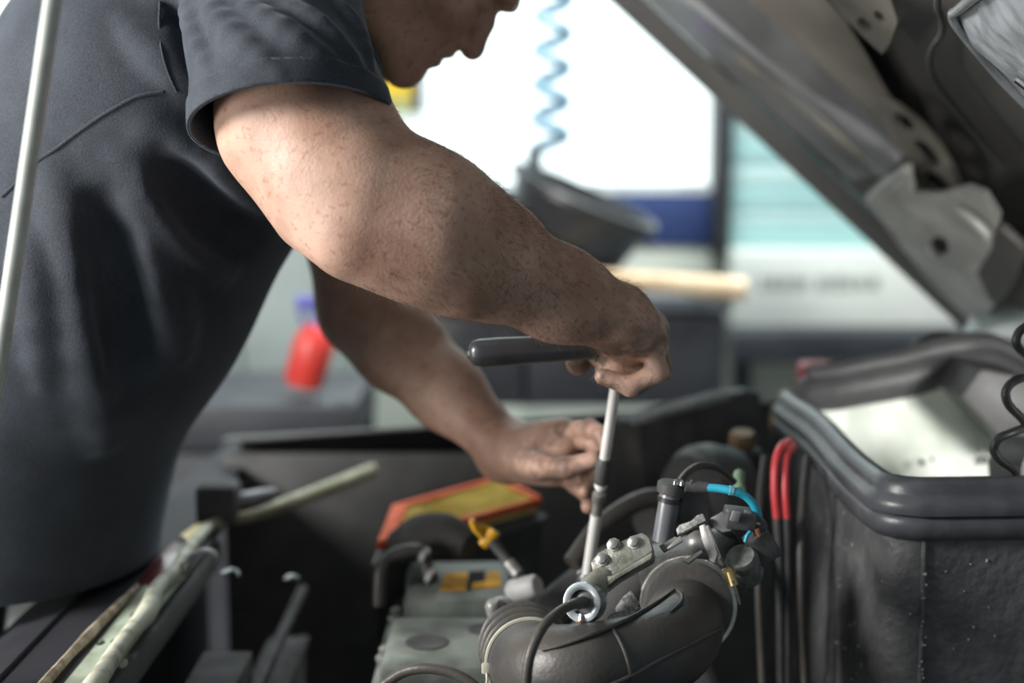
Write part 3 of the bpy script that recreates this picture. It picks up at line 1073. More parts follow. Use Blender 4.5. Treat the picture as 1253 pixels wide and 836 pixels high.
# ================================================================== the mechanic
def build_skin():
    m = bpy.data.materials.new('skin')
    m.use_nodes = True
    nt = m.node_tree
    b = nt.nodes['Principled BSDF']
    b.inputs['Roughness'].default_value = .52
    b.inputs['Specular IOR Level'].default_value = .45
    b.inputs['Subsurface Weight'].default_value = .12
    b.inputs['Subsurface Radius'].default_value = (.008, .003, .0015)
    b.inputs['Subsurface Scale'].default_value = 1.0
    tc = nt.nodes.new('ShaderNodeTexCoord')

    def noise(scale, detail=5):
        n = nt.nodes.new('ShaderNodeTexNoise')
        n.inputs['Scale'].default_value = scale
        n.inputs['Detail'].default_value = detail
        nt.links.new(tc.outputs['Object'], n.inputs['Vector'])
        return n
    n1 = noise(16)
    r = nt.nodes.new('ShaderNodeValToRGB')
    r.color_ramp.elements[0].position = .36
    r.color_ramp.elements[1].position = .66
    r.color_ramp.elements[0].color = (.37, .215, .155, 1)
    r.color_ramp.elements[1].color = (.57, .375, .29, 1)
    nt.links.new(n1.outputs['Fac'], r.inputs['Fac'])
    # freckles and small marks
    n2 = noise(170, 2)
    r2 = nt.nodes.new('ShaderNodeValToRGB')
    r2.color_ramp.elements[0].position = .30
    r2.color_ramp.elements[1].position = .42
    r2.color_ramp.elements[0].color = (.6, .45, .38, 1)
    r2.color_ramp.elements[1].color = (1, 1, 1, 1)
    nt.links.new(n2.outputs['Fac'], r2.inputs['Fac'])
    mx = nt.nodes.new('ShaderNodeMix')
    mx.data_type = 'RGBA'
    mx.blend_type = 'MULTIPLY'
    mx.inputs['Factor'].default_value = .55
    nt.links.new(r.outputs['Color'], mx.inputs['A'])
    nt.links.new(r2.outputs['Color'], mx.inputs['B'])
    # grease on the hands
    at_ = nt.nodes.new('ShaderNodeAttribute')
    at_.attribute_name = 'grease'
    n3 = noise(42, 4)
    r3 = nt.nodes.new('ShaderNodeValToRGB')
    r3.color_ramp.elements[0].position = .44
    r3.color_ramp.elements[1].position = .60
    nt.links.new(n3.outputs['Fac'], r3.inputs['Fac'])
    mul = nt.nodes.new('ShaderNodeMath')
    mul.operation = 'MULTIPLY'
    nt.links.new(r3.outputs['Color'], mul.inputs[0])
    nt.links.new(at_.outputs['Fac'], mul.inputs[1])
    mg = nt.nodes.new('ShaderNodeMix')
    mg.data_type = 'RGBA'
    nt.links.new(mul.outputs[0], mg.inputs['Factor'])
    nt.links.new(mx.outputs['Result'], mg.inputs['A'])
    mg.inputs['B'].default_value = (.045, .035, .03, 1)
    nt.links.new(mg.outputs['Result'], b.inputs['Base Color'])
    # pores and fine creases
    n4 = noise(420, 3)
    n5 = noise(60, 4)
    add = nt.nodes.new('ShaderNodeMath')
    add.operation = 'ADD'
    nt.links.new(n4.outputs['Fac'], add.inputs[0])
    w5 = nt.nodes.new('ShaderNodeMath')
    w5.operation = 'MULTIPLY'
    w5.inputs[1].default_value = .3
    nt.links.new(n5.outputs['Fac'], w5.inputs[0])
    nt.links.new(w5.outputs[0], add.inputs[1])
    bp = nt.nodes.new('ShaderNodeBump')
    bp.inputs['Strength'].default_value = .22
    bp.inputs['Distance'].default_value = .0022
    nt.links.new(add.outputs[0], bp.inputs['Height'])
    nt.links.new(bp.outputs['Normal'], b.inputs['Normal'])
    return m


def build_cloth(name, c1, c2, sheen=.25):
    m = bpy.data.materials.new(name)
    m.use_nodes = True
    nt = m.node_tree
    b = nt.nodes['Principled BSDF']
    b.inputs['Roughness'].default_value = .85
    b.inputs['Specular IOR Level'].default_value = .25
    b.inputs['Sheen Weight'].default_value = sheen
    b.inputs['Sheen Roughness'].default_value = .4
    b.inputs['Sheen Tint'].default_value = (.75, .85, 1, 1)
    tc = nt.nodes.new('ShaderNodeTexCoord')
    n = nt.nodes.new('ShaderNodeTexNoise')
    n.inputs['Scale'].default_value = 700
    n.inputs['Detail'].default_value = 2
    n0 = nt.nodes.new('ShaderNodeTexNoise')
    n0.inputs['Scale'].default_value = 18
    n0.inputs['Detail'].default_value = 6
    for k in (n, n0):
        nt.links.new(tc.outputs['Object'], k.inputs['Vector'])
    a = nt.nodes.new('ShaderNodeMath')
    a.operation = 'MULTIPLY_ADD'
    a.inputs[1].default_value = .55
    nt.links.new(n.outputs['Fac'], a.inputs[0])
    s = nt.nodes.new('ShaderNodeMath')
    s.operation = 'MULTIPLY'
    s.inputs[1].default_value = .45
    nt.links.new(n0.outputs['Fac'], s.inputs[0])
    nt.links.new(s.outputs[0], a.inputs[2])
    r = nt.nodes.new('ShaderNodeValToRGB')
    r.color_ramp.elements[0].position = .38
    r.color_ramp.elements[1].position = .64
    r.color_ramp.elements[0].color = (*c2, 1)
    r.color_ramp.elements[1].color = (*c1, 1)
    nt.links.new(a.outputs[0], r.inputs['Fac'])
    nt.links.new(r.outputs['Color'], b.inputs['Base Color'])
    bp = nt.nodes.new('ShaderNodeBump')
    bp.inputs['Strength'].default_value = .35
    bp.inputs['Distance'].default_value = .0012
    nt.links.new(n.outputs['Fac'], bp.inputs['Height'])
    nt.links.new(bp.outputs['Normal'], b.inputs['Normal'])
    return m


SKIN = build_skin()
SHIRT = build_cloth('shirt_cotton', (.054, .063, .079), (.027, .032, .040), .22)
DENIM = build_cloth('trouser_cotton', (.035, .037, .042), (.024, .026, .030), .05)

person = thing('person', 'mechanic in a dark t-shirt leaning over the engine bay and turning a ratchet', 'person', (-.72, 1.46, 0))

# ---- joints
SR, ER, WR = at(330, -62, 1.33), at(452, 262, 1.16), at(752, 388, 1.27)
SL, EL, WL = at(376, 44, 1.62), at(444, 380, 1.645), at(612, 543, 1.52)
NECK = Vector((-.215, 1.465, 1.455))

body = SDF()
# right arm
body.chain([SR, at(372, 145, 1.215), at(418, 225, 1.18), ER], [.072, .066, .056, .047], .03)
body.add(cone(at(420, 190, 1.20), at(455, 225, 1.175), .046, .042), .03)      # biceps
body.add(cone(at(345, 170, 1.225), at(395, 255, 1.19), .040, .030), .03)      # triceps
body.chain([ER, at(530, 281, 1.17), at(598, 320, 1.20), at(684, 360, 1.24), WR], [.047, .055, .0445, .0365, .0305], .03)
body.add(cone(at(440, 288, 1.15), at(560, 342, 1.165), .026, .022), .03)      # ulna ridge
body.add(cone(at(505, 235, 1.185), at(610, 290, 1.215), .034, .022), .03)     # brachioradialis
body.add(ell(at(428, 290, 1.135), (.017, .015, .016)), .02)                    # point of the elbow
# left arm
body.chain([SL, EL], [.066, .047], .03)
body.chain([EL, EL.lerp(WL, .28), EL.lerp(WL, .62), WL], [.047, .048, .038, .029], .03)
# torso under the shirt, neck
for Y in (1.42, 1.50):
    body.chain([Vector((-.36, Y, 1.335)), Vector((-.47, Y, 1.17)), Vector((-.60, Y, 1.0))], [.13, .128, .125], .04)
body.add(cone(SR, SL, .06, .06), .05)
# head: forward, up and sideways of a face that looks down into the bay
HF, HU, HL = Vector((.57, 0, -.82)).normalized(), Vector((.82, 0, .57)).normalized(), Vector((0, 1, 0))
HO = at(564, 61, 1.45)
HAX = (HF, HU, HL)


def hp(f, u, l=0.0):
    return HO + HF * (f / 1000) + HU * (u / 1000) + HL * (l / 1000)


def mm(*a):
    return tuple(x / 1000 for x in a)


body.add(cone(NECK, hp(-96, 0), .062, .056), .03)
body.add(ell(hp(-102, 84), mm(93, 92, 74), HAX), .02)
body.add(ell(hp(-66, 16), mm(52, 78, 58), HAX), .02)
body.add(ell(hp(-38, -18), mm(33, 36, 34), HAX), .02)
for s in (-1, 1):
    body.add(cone(hp(-20, -56, 8 * s), hp(-84, -38, 50 * s), .0165, .018), .02)
    body.add(cone(hp(-84, -38, 50 * s), hp(-96, 22, 60 * s), .018, .018), .03)
    body.add(ell(hp(-32, 18, 40 * s), mm(20, 20, 20), HAX), .02)
body.add(cone(hp(-18, -57, -9), hp(-18, -57, 9), .0172, .0172), .012)             # chin
body.add(cone(hp(-14, 66, -30), hp(-14, 67, 30), .0125, .0125), .007)             # brow
for s in (-1, 1):
    body.cut(ell(hp(-6, 44, 33 * s), mm(15, 13, 17), HAX), .012)
    body.add(ell(hp(-26, 44, 31 * s), mm(13, 12, 13), HAX), .004)
body.chain([hp(-25, 56), hp(-9, 34), hp(3, 13)], [.0095, .0102, .0122], .006)     # nose
body.add(ell(hp(5, 9), mm(11.5, 10, 10.5), HAX), .006)
for s in (-1, 1):
    body.add(ell(hp(-7, 5.5, 12 * s), mm(10.5, 8, 7.5), HAX), .006)
body.add(cone(hp(-8, -11, -12), hp(-8, -11, 12), .0085, .0085), .006)             # lips
body.add(cone(hp(-9, -27, -11), hp(-9, -27, 11), .0090, .0090), .006)
body.cut(cone(hp(0, -19.5, -22), hp(0, -19.5, 22), .0022, .0022), .004)
for s in (-1, 1):
    ear = SDF()
    ear.add(ell(hp(-102, 34, 74 * s), mm(17, 31, 8), HAX), .004).cut(ell(hp(-98, 38, 80 * s), mm(9, 18, 7), HAX), .005)
    body.add(ear.prim(), .006)


def finger(pts, r, k=.004):
    f = SDF()
    f.chain(pts, r, k)
    body.add(f.prim(), .0045)


# right hand closed on the ratchet head
KN = [at(797, 420, 1.268), at(801, 412, 1.292), at(800, 403, 1.318), at(794, 396, 1.344)]
for i, kn in enumerate(KN):
    body.add(cone(WR + Vector((.004, (i - 1.5) * .010, -.002)), kn, .021, .0135), .02)
body.add(cone(at(765, 412, 1.285), at(765, 416, 1.33), .021, .020), .02)
body.add(cone(at(742, 424, 1.312), at(784, 440, 1.306), .0215, .0225), .012)
body.add(cone(at(757, 452, 1.300), at(784, 450, 1.300), .0150, .0150), .012)
FR = [.0098, .0094, .0090, .0078]
for i, (dx, dy) in enumerate(((0, 0), (5, -2), (4, -4), (0, -8))):
    Y = KN[i].y
    finger([KN[i], at(805 + dx, 455 + dy, Y - .004), at(772 + dx, 473 + dy, Y - .002), at(738 + dx, 461 + dy, Y + .004)], FR, .005)
finger([at(752, 402, 1.335), at(726, 428, 1.340), at(708, 444, 1.325), at(701, 434, 1.308)], [.016, .0115, .0105, .0085], .006)
# left hand steadying the shaft
KL = [at(690, 527, 1.462), at(692, 545, 1.448), at(688, 563, 1.446), at(680, 578, 1.452)]
for i, kn in enumerate(KL):
    body.add(cone(WL + Vector((.006, 0, -.003 - i * .005)), kn, .022, .0135), .02)
body.add(cone(at(640, 556, 1.475), at(660, 566, 1.45), .022, .018), .02)
finger([KL[0], at(722, 524, 1.425), at(737, 533, 1.40), at(741, 545, 1.392)], FR, .005)
finger([KL[1] + Vector((.004, .02, 0)), at(722, 540, 1.432), at(733, 558, 1.41), at(727, 574, 1.402)], FR, .005)
finger([KL[2] + Vector((.004, .02, -.004)), at(712, 574, 1.432), at(724, 590, 1.412), at(716, 602, 1.402)], FR, .005)
finger([KL[3] + Vector((.004, .02, -.006)), at(706, 594, 1.436), at(724, 610, 1.418), at(720, 620, 1.41)], FR, .005)
finger([at(636, 560, 1.47), at(658, 572, 1.425), at(694, 573, 1.395), at(727, 562, 1.385)], [.018, .0135, .0105, .0085], .006)

V, F = body.mesh(.0026)
bo = obj('body', (V, F), SKIN, person, angle=None)
g = bo.data.attributes.new('grease', 'FLOAT', 'POINT')
hl, hr = np.array(at(700, 560, 1.43)), np.array(at(765, 445, 1.30))
w = np.clip(1.15 - np.linalg.norm(V - hl, axis=1) / .075, 0, .8)
w = np.maximum(w, np.clip(1.3 - np.linalg.norm(V - hr, axis=1) / .085, 0, .85))
g.data.foreach_set('value', w.astype(np.float32))

# ---- t-shirt
def arm_axis(a, b):
    return (b - a).normalized()


sh = SDF()
for Y in (1.435, 1.505):
    sh.chain([Vector((-.35, Y, 1.33)), Vector((-.455, Y, 1.16)), Vector((-.555, Y + .05, 1.00)), Vector((-.575, Y + .09, .76))], [.170, .165, .165, .155], .05)
sh.add(cone(SR + Vector((-.02, .03, 0)), SL + Vector((-.03, -.02, .01)), .088, .084), .05)
sh.add(cone(Vector((-.30, 1.46, 1.42)), NECK + Vector((-.02, 0, -.02)), .12, .075), .05)
HR = at(357, 152, 1.198)                                  # centre of the near sleeve's hem
AR = arm_axis(SR, at(372, 150, 1.205))
AR = Vector((.10, -.36, -.93)).normalized()
sl = SDF()
sl.chain([SR + Vector((-.012, .02, .0)), HR, HR + AR * .05], [.084, .0765, .0765], .03)
torso_only = SDF()
torso_only.ops = list(sh.ops)
sh.add(sl.prim(), .014)
HLc = SL.lerp(EL, .52)
AL = arm_axis(SL, EL)
sl2 = SDF()
sl2.chain([SL, HLc, HLc + AL * .05], [.082, .070, .069], .03)
sh.add(sl2.prim(), .022)


def fold(pts, r, depth=.35, k=.018, cut=False, base=None):
    base = base or (sh_base if k < .016 else torso_only)
    P = [base.trace(*p) for p in pts]
    P = [p for p in P if p is not None]
    if len(P) < 2:
        return
    P = crom(P, 3) if len(P) > 2 else P
    n = len(P)
    rr = [r * (.10 + .90 * math.sin(math.pi * i / (n - 1)) ** .7) for i in range(n)]
    for i in range(n - 1):
        push = Vector((0, 1, 0)) * (r * depth) if not cut else Vector((0, -1, 0)) * (r * depth)
        c = cone(P[i] + push, P[i + 1] + push, rr[i], rr[i + 1])
        (sh.cut if cut else sh.add)(c, k)


sh_base = SDF()
sh_base.ops = list(sh.ops)
# drag lines over the sleeve
fold([(224, 0), (240, 45), (258, 100)], .009, .35, .010)
fold([(250, 0), (286, 45), (340, 92)], .010, .35, .011)
fold([(290, 0), (345, 40), (412, 84)], .010, .35, .011)
fold([(345, 0), (392, 34), (440, 84)], .008, .4, .010)
fold([(408, 0), (432, 34), (452, 80)], .007, .4, .010)
fold([(212, 10), (222, 55), (234, 95)], .012, .4, cut=True)
fold([(198, 30), (214, 80), (236, 120)], .009, .6)
fold([(150, 30), (190, 70), (225, 110)], .010, .6)
# long soft folds down the flank
fold([(60, 205), (85, 300), (105, 420), (120, 540)], .016, .8, .03)
fold([(30, 280), (42, 360), (52, 470)], .012, .6, .02)
fold([(180, 160), (235, 215), (300, 250)], .014, .75, .03)
fold([(150, 200), (215, 285), (270, 330)], .014, .75, .03)
fold([(120, 230), (180, 350), (215, 430)], .016, .8, .03)
fold([(250, 175), (300, 215), (345, 270)], .012, .7, .03)
fold([(130, 250), (150, 380), (165, 480)], .012, .5, .03, cut=True)
fold([(200, 190), (260, 270), (310, 300)], .012, .5, .03, cut=True)

V, F = sh.mesh(.0038)


def cut_open(V, F, cuts, zmin=None):
    me = bpy.data.meshes.new('tmp')
    me.from_pydata(V.tolist(), [], F.tolist())
    bm = bmesh.new()
    bm.from_mesh(me)
    bpy.data.meshes.remove(me)
    for c, n, rad, dep, sleeve in cuts:
        fc_ = np.array([f.calc_center_median() for f in bm.faces])
        own = sleeve.ev(fc_) < torso_only.ev(fc_) + .003
        bm.faces.ensure_lookup_table()
        mine = {f for f, k in zip(bm.faces, own) if k}
        def near(p):
            q = p - c
            h = q.dot(n)
            return -dep < h < .14 and (q - n * h).length < rad
        fs = [f for f in mine if near(f.calc_center_median())]
        geom = list({v for f in fs for v in f.verts} | {e for f in fs for e in f.edges}) + fs
        bmesh.ops.bisect_plane(bm, geom=geom, dist=1e-5, plane_co=c, plane_no=n)
        fs = [f for f in bm.faces if near(f.calc_center_median())]
        geom = list({v for f in fs for v in f.verts} | {e for f in fs for e in f.edges}) + fs
        bmesh.ops.bisect_plane(bm, geom=geom, dist=1e-5, plane_co=c - n * .021, plane_no=n)
        bm.faces.ensure_lookup_table()
        fc_ = np.array([f.calc_center_median() for f in bm.faces])
        own = sleeve.ev(fc_) < torso_only.ev(fc_) + .003
        kill = [f for f, k in zip(bm.faces, own) if k and near(f.calc_center_median()) and (f.calc_center_median() - c).dot(n) > 1e-5]
        bmesh.ops.delete(bm, geom=kill, context='FACES')
    if zmin is not None:
        geom = bm.verts[:] + bm.edges[:] + bm.faces[:]
        bmesh.ops.bisect_plane(bm, geom=geom, dist=1e-5, plane_co=(0, 0, zmin), plane_no=(0, 0, -1), clear_outer=True)
    bmesh.ops.delete(bm, geom=[v for v in bm.verts if not v.link_faces], context='VERTS')
    bm.verts.index_update()
    bm.normal_update()
    return bm


bm = cut_open(V, F, [(HR, AR, .13, .03, sl), (HLc, AL, .11, .03, sl2)], .843)


def bm_data(bm):
    bm.verts.index_update()
    return [v.co.copy() for v in bm.verts], [tuple(v.index for v in f.verts) for f in bm.faces]


shirt = obj('t_shirt', bm_data(bm), SHIRT, person, angle=None)
so = shirt.modifiers.new('thickness', 'SOLIDIFY')
so.thickness = .0022
so.offset = -1


def band(bm, c, n, w, lift, sleeve, rad=.13):
    bm.faces.ensure_lookup_table()
    fc_ = np.array([f.calc_center_median() for f in bm.faces])
    own = sleeve.ev(fc_) < torso_only.ev(fc_) - .002
    fs = [f for f, k in zip(bm.faces, own) if k and all(-w < (v.co - c).dot(n) < .001 and ((v.co - c) - n * (v.co - c).dot(n)).length < rad for v in f.verts)]
    ids = {}
    V, F = [], []
    for f in fs:
        q = []
        for v in f.verts:
            if v not in ids:
                ids[v] = len(V)
                V.append(v.co + v.normal * lift)
            q.append(ids[v])
        F.append(tuple(q))
    return V, F


for c, n, q in ((HR, AR, sl), (HLc, AL, sl2)):
    vf = band(bm, c, n, .0215, .0016, q)
    h = obj('sleeve_hem', vf, SHIRT, shirt, angle=None)
    s2 = h.modifiers.new('thickness', 'SOLIDIFY')
    s2.thickness = .0016
    s2.offset = -1
bm.free()


def on_shirt(pts, lift=.0012):
    out = []
    for p in pts:
        q = sh.trace(*p)
        if q is not None:
            out.append(q + (CAM - q).normalized() * lift)
    return out


obj('back_seam', tube(on_shirt([(2, 241), (20, 224), (44, 199), (66, 184), (90, 166), (118, 146), (146, 129), (172, 117), (200, 112)], .0002), .0016, 6, 4), SHIRT, shirt)
obj('armhole_seam', tube(on_shirt([(196, 2), (195, 30), (198, 62), (206, 90), (216, 112)], .0002), .0015, 6, 4), SHIRT, shirt)
# ---- trousers and shoes
tr = SDF()
for Y in (1.46, 1.54):
    tr.add(cone(Vector((-.60, Y, .98)), Vector((-.668, Y, .86)), .110, .110), .04)
for s, Y in ((-1, 1.41), (1, 1.62)):
    tr.chain([Vector((-.69, Y, .84)), Vector((-.725, Y + .01 * s, .46)), Vector((-.75, Y + .02 * s, .09))], [.102, .078, .068], .04)
V, F = tr.mesh(.007)
obj('trousers', (V, F), DENIM, person, angle=None)
LEATHER = M('shoe_leather', (.03, .028, .026), .5, bump=.3)
for s, Y in ((-1, 1.39), (1, 1.64)):
    b = SDF()
    b.chain([Vector((-.75, Y, .06)), Vector((-.66, Y, .05)), Vector((-.57, Y, .038))], [.05, .045, .036], .03)
    V, F = b.mesh(.005)
    V[:, 2] = np.maximum(V[:, 2], .012)
    sh_o = obj('shoe', (V, F), LEATHER, person, angle=None)
    obj('sole', prism([(-.80, Y - .045, 0), (-.66, Y - .048, 0), (-.55, Y - .04, 0), (-.53, Y, 0), (-.55, Y + .04, 0), (-.66, Y + .048, 0), (-.80, Y + .045, 0)],
                      (0, 0, .02), .004), M('sole_rubber', (.02, .02, .02), .8), sh_o)

# ---- hair, beard and the hairs on the near arm
HAIRM = M('brown_hair', (.10, .065, .04), .55, col2=(.05, .03, .02))
hair = SDF()
hair.add(ell(hp(-98, 92), mm(98, 93, 78), HAX), .02)
hair.cut(ell(hp(10, 20), mm(70, 96, 120), HAX), .02)
hair.cut(ell(hp(-100, -60), mm(110, 90, 120), HAX), .02)
V, F = hair.mesh(.004)
obj('hair', (V, F), HAIRM, person, angle=None)


def hairs(spots, length, r, jitter, gravity, seed):
    rr = np.random.default_rng(seed)
    Vs, Fs = [], []
    for p, n, t in spots:
        L = length * (.5 + rr.random())
        d = (Vector(t) * .85 + Vector(n) * (.35 + .3 * rr.random()) + Vector(rr.normal(0, jitter, 3))).normalized()
        p = Vector(p)
        q = p + d * L * .55
        e = q + (d + Vector((0, 0, -gravity)) - Vector(n) * .25).normalized() * L * .45
        x, y, _ = frame(d)
        k = len(Vs)
        for a in range(3):
            w = x * math.cos(a * 2.094) + y * math.sin(a * 2.094)
            Vs.append(p + w * r)
        for a in range(3):
            w = x * math.cos(a * 2.094) + y * math.sin(a * 2.094)
            Vs.append(q + w * r * .7)
        Vs.append(e)
        for a in range(3):
            b_ = (a + 1) % 3
            Fs.append((k + a, k + b_, k + 3 + b_, k + 3 + a))
            Fs.append((k + 3 + a, k + 3 + b_, k + 6))
    return Vs, Fs


me = bo.data
nv = len(me.vertices)
co = np.empty(nv * 3, np.float32)
me.vertices.foreach_get('co', co)
co = co.reshape(-1, 3) + np.array(WLOC[bo])
no = np.empty(nv * 3, np.float32)
me.vertices.foreach_get('normal', no)
no = no.reshape(-1, 3)
ea, wa = np.array(ER), np.array(WR)
ax = (wa - ea) / np.linalg.norm(wa - ea)
tt = (co - ea) @ ax / np.linalg.norm(wa - ea)
dist = np.linalg.norm(co - ea - ((co - ea) @ ax)[:, None] * ax, axis=1)
sel = np.nonzero((tt > .02) & (tt < 1.05) & (dist < .075) & (co[:, 0] > ea[0] - .02))[0]
sel = rng.choice(sel, min(3600, len(sel)), replace=False)
sdir = Vector(ax) + Vector((0, 0, -.55))
spots = [(co[i], no[i], (sdir - Vector(no[i]) * sdir.dot(Vector(no[i]))).normalized()) for i in sel]
obj('arm_hair', hairs(spots, .011, .00011, .22, .25, 3), M('arm_hair', (.24, .17, .11), .5, col2=(.14, .095, .06)), person, angle=None, kind='stuff',
    label='fine brown hairs on the forearm')
rel = co - np.array(HO)
f_, u_, l_ = rel @ np.array(HF) * 1000, rel @ np.array(HU) * 1000, np.abs(rel @ np.array(HL)) * 1000
sel = np.nonzero(((u_ < -38) & (u_ > -95) & (f_ > -100)) | ((f_ < -45) & (f_ > -100) & (u_ < 30) & (u_ > -60) & (l_ > 38)) | ((u_ < -3) & (u_ > -10) & (f_ > -14)))[0]
sel = rng.choice(sel, min(2600, len(sel)), replace=False)
sdir = HF * .2 - HU
spots = [(co[i], no[i], (sdir - Vector(no[i]) * sdir.dot(Vector(no[i]))).normalized()) for i in sel]
obj('beard', hairs(spots, .004, .00016, .3, 0, 4), M('beard_hair', (.12, .075, .045), .5), person, angle=None, kind='stuff',
    label='short brown stubble on the jaw')
# ================================================================== engine bay contents
GREYC = M('cast_aluminium', (.44, .44, .42), .42, .55, col2=(.20, .20, .19), nscale=50, lo=.32, hi=.62, bump=.12, bscale=260)
ROUGHC = M('rough_casting', (.42, .42, .41), .6, .3, col2=(.16, .16, .155), nscale=240, lo=.36, hi=.62, bump=.5, bscale=420)
BRKT = M('oily_bracket_paint', (.33, .34, .29), .40, .3, col2=(.09, .09, .07), nscale=38, lo=.36, hi=.58, bump=.5, bscale=180)
VALVEM = M('grey_green_cover_paint', (.20, .225, .20), .55, spec=.25, col2=(.065, .073, .065), nscale=11, lo=.38, hi=.58, bump=.3, bscale=90)
BLKH = M('black_hose_rubber', (.050, .051, .053), .40, spec=.4, col2=(.075, .068, .060), nscale=16, lo=.42, hi=.64, bump=.25, bscale=220)
ORNG = M('orange_filter_frame', (.90, .20, .09), .7, spec=.15, col2=(.74, .13, .05), nscale=20)
PLEAT = M('yellow_filter_paper', (.90, .78, .34), .8, spec=.1, col2=(.78, .64, .25), nscale=30)
YELP = M('yellow_handle_plastic', (.86, .46, .02), .4)
BLUEC = M('blue_cable_jacket', (.03, .40, .55), .3, col2=(.025, .33, .48), nscale=30)
REDC = M('red_cable_jacket', (.72, .085, .09), .35, col2=(.62, .065, .07), nscale=20)
ZIP = M('pale_zip_tie', (.58, .57, .46), .45)
COPP = M('copper_wire', (.55, .26, .14), .4, .7)


def P3(l):
    return [at(*p) for p in l]


# ---- engine block, head and cover
engine = thing('engine', 'dark engine block with a grey green valve cover and an orange label', 'engine', (.05, 1.3, .25))
obj('block', join(box((.04, 1.25, .50), (.38, .68, .44), bev=.02), box((.05, 1.27, .725), (.32, .56, .05), bev=.012)), DARKIN, engine)
cov = obj('valve_cover', join(
    boxf((-.058, 1.452, .752), (1, 0, 0), (0, 1, 0), (.165, .34, .044), .012),
    boxf((-.060, 1.545, .795), (1, .04, 0), (0, 1, 0), (.120, .145, .040), .012),
    boxf((-.062, 1.37, .788), (1, 0, 0), (0, 1, 0), (.130, .15, .036), .010),
    boxf((-.062, 1.458, .776), (1, 0, 0), (0, 1, 0), (.05, .05, .020), .004)), VALVEM, engine)
for x, y, rx in ((-.085, 1.36, .020), (-.03, 1.40, .014), (-.06, 1.515, .012)):
    obj('cover_dark_disc', lathe([(.004, 0), (rx, 0), (rx * 1.08, .0012), (rx * .9, .0016), (rx * .75, .0006), (.004, .0006)], (x, y, .8058 if y < 1.45 else .8148), (0, 0, 1), 24), DEEP, cov)  # shallow discs coloured dark to imitate recesses
for x, y in ((-.130, 1.40), (-.128, 1.52), (-.02, 1.34), (-.118, 1.32), (.012, 1.50)):
    obj('cover_bolt', lathe([(.010, 0), (.010, .004), (.0065, .005), (.0065, .013), (.005, .0145)], (x, y, .773), (0, 0, 1), 12), GREYC, cov)
lz = .8165
LAB = M('orange_label_print', (.80, .42, .06), .75, spec=.05, col2=(.56, .30, .06), nscale=40)
lab = obj('label', prism([atz(*p, lz) for p in ((538, 722), (545, 701), (573, 700), (570, 721))], (0, 0, -.0015)), LAB, engine)
obj('label_block', prism([atz(*p, lz) for p in ((577, 720), (578, 713), (594, 711), (596, 700), (612, 699), (613, 717))], (0, 0, -.0015)), LAB, lab)
INKB = M('black_label_print', (.04, .04, .04), .8, spec=.03)
obj('label_print', join(prism([atz(*p, lz + .0003) for p in ((571, 721), (574, 699), (594, 698), (593, 710), (578, 712), (577, 720))], (0, 0, -.0015))), INKB, lab)
# inlet pipes behind the shaft
for k, (a, b, c) in enumerate((((640, 790, 1.42), (690, 735, 1.46), (750, 690, 1.52)), ((700, 800, 1.40), (770, 730, 1.44), (812, 672, 1.50)))):
    obj('inlet_pipe', tube(P3([a, b, c]), .022, 14, 6), DARKIN, engine)

# ---- air filter in its open box
fc = [atz(*p, .846) for p in ((480, 617), (612, 582), (663, 608), (461, 663))]
ex = (fc[1] - fc[0]).normalized()
flt = thing('air_filter', 'orange framed panel air filter with yellow pleats', 'air filter', sum(fc, Vector()) / 4 - Vector((0, 0, .03)))
cen = sum(fc, Vector()) / 4


def inset(k):
    return [p + (cen - p) * k for p in fc]


i1 = [fc[0].lerp(cen, .24), fc[1].lerp(cen, .14), fc[2].lerp(cen, .07), fc[3].lerp(cen, .20)]
fr = []
for a in range(4):
    b = (a + 1) % 4
    fr.append(prism([fc[a], fc[b], i1[b], i1[a]], (0, 0, -.012), .0015))
obj('frame', join(*fr), ORNG, flt)
pl = []
NPL = 44
for q in range(NPL):
    t0_, t1_ = (q + .05) / NPL, (q + .95) / NPL
    a0, a1 = i1[0].lerp(i1[1], t0_), i1[0].lerp(i1[1], t1_)
    b0_, b1_ = i1[3].lerp(i1[2], t0_), i1[3].lerp(i1[2], t1_)
    m0, m1 = (a0 + a1) / 2, (b0_ + b1_) / 2
    k = len(pl)
    d = Vector((0, 0, -.010))
    V = [a0 + d, a1 + d, b1_ + d, b0_ + d, m0 - Vector((0, 0, .002)), m1 - Vector((0, 0, .002)), a0 + d * 2, a1 + d * 2, b1_ + d * 2, b0_ + d * 2]
    pl.append((V, [(0, 4, 5, 3), (4, 1, 2, 5), (0, 1, 4), (3, 5, 2), (6, 9, 8, 7), (0, 6, 7, 1), (2, 8, 9, 3), (1, 7, 8, 2), (3, 9, 6, 0)]))
obj('pleats', join(*pl), PLEAT, flt, angle=20, kind='stuff')
abx = thing('air_filter_box', 'black plastic box under the orange air filter', 'box', (cen.x, cen.y, .60))
obj('case', prism([p + (p - cen) * .02 + Vector((0, 0, -.0215)) for p in fc], (0, 0, -.10), .004), DEEP, abx)
obj('case_rim', join(*[tube([p + (p - cen) * .02 + Vector((0, 0, -.030)), q + (q - cen) * .02 + Vector((0, 0, -.030))], .006, 8, 1) for p, q in zip(fc, fc[1:] + fc[:1])]), BLACKP, abx)
obj('inlet_snout', tube(P3([(490, 668, 1.60), (515, 655, 1.58), (545, 652, 1.56), (575, 668, 1.54)]), [.020, .024, .022, .016], 14, 5), DEEP, abx)

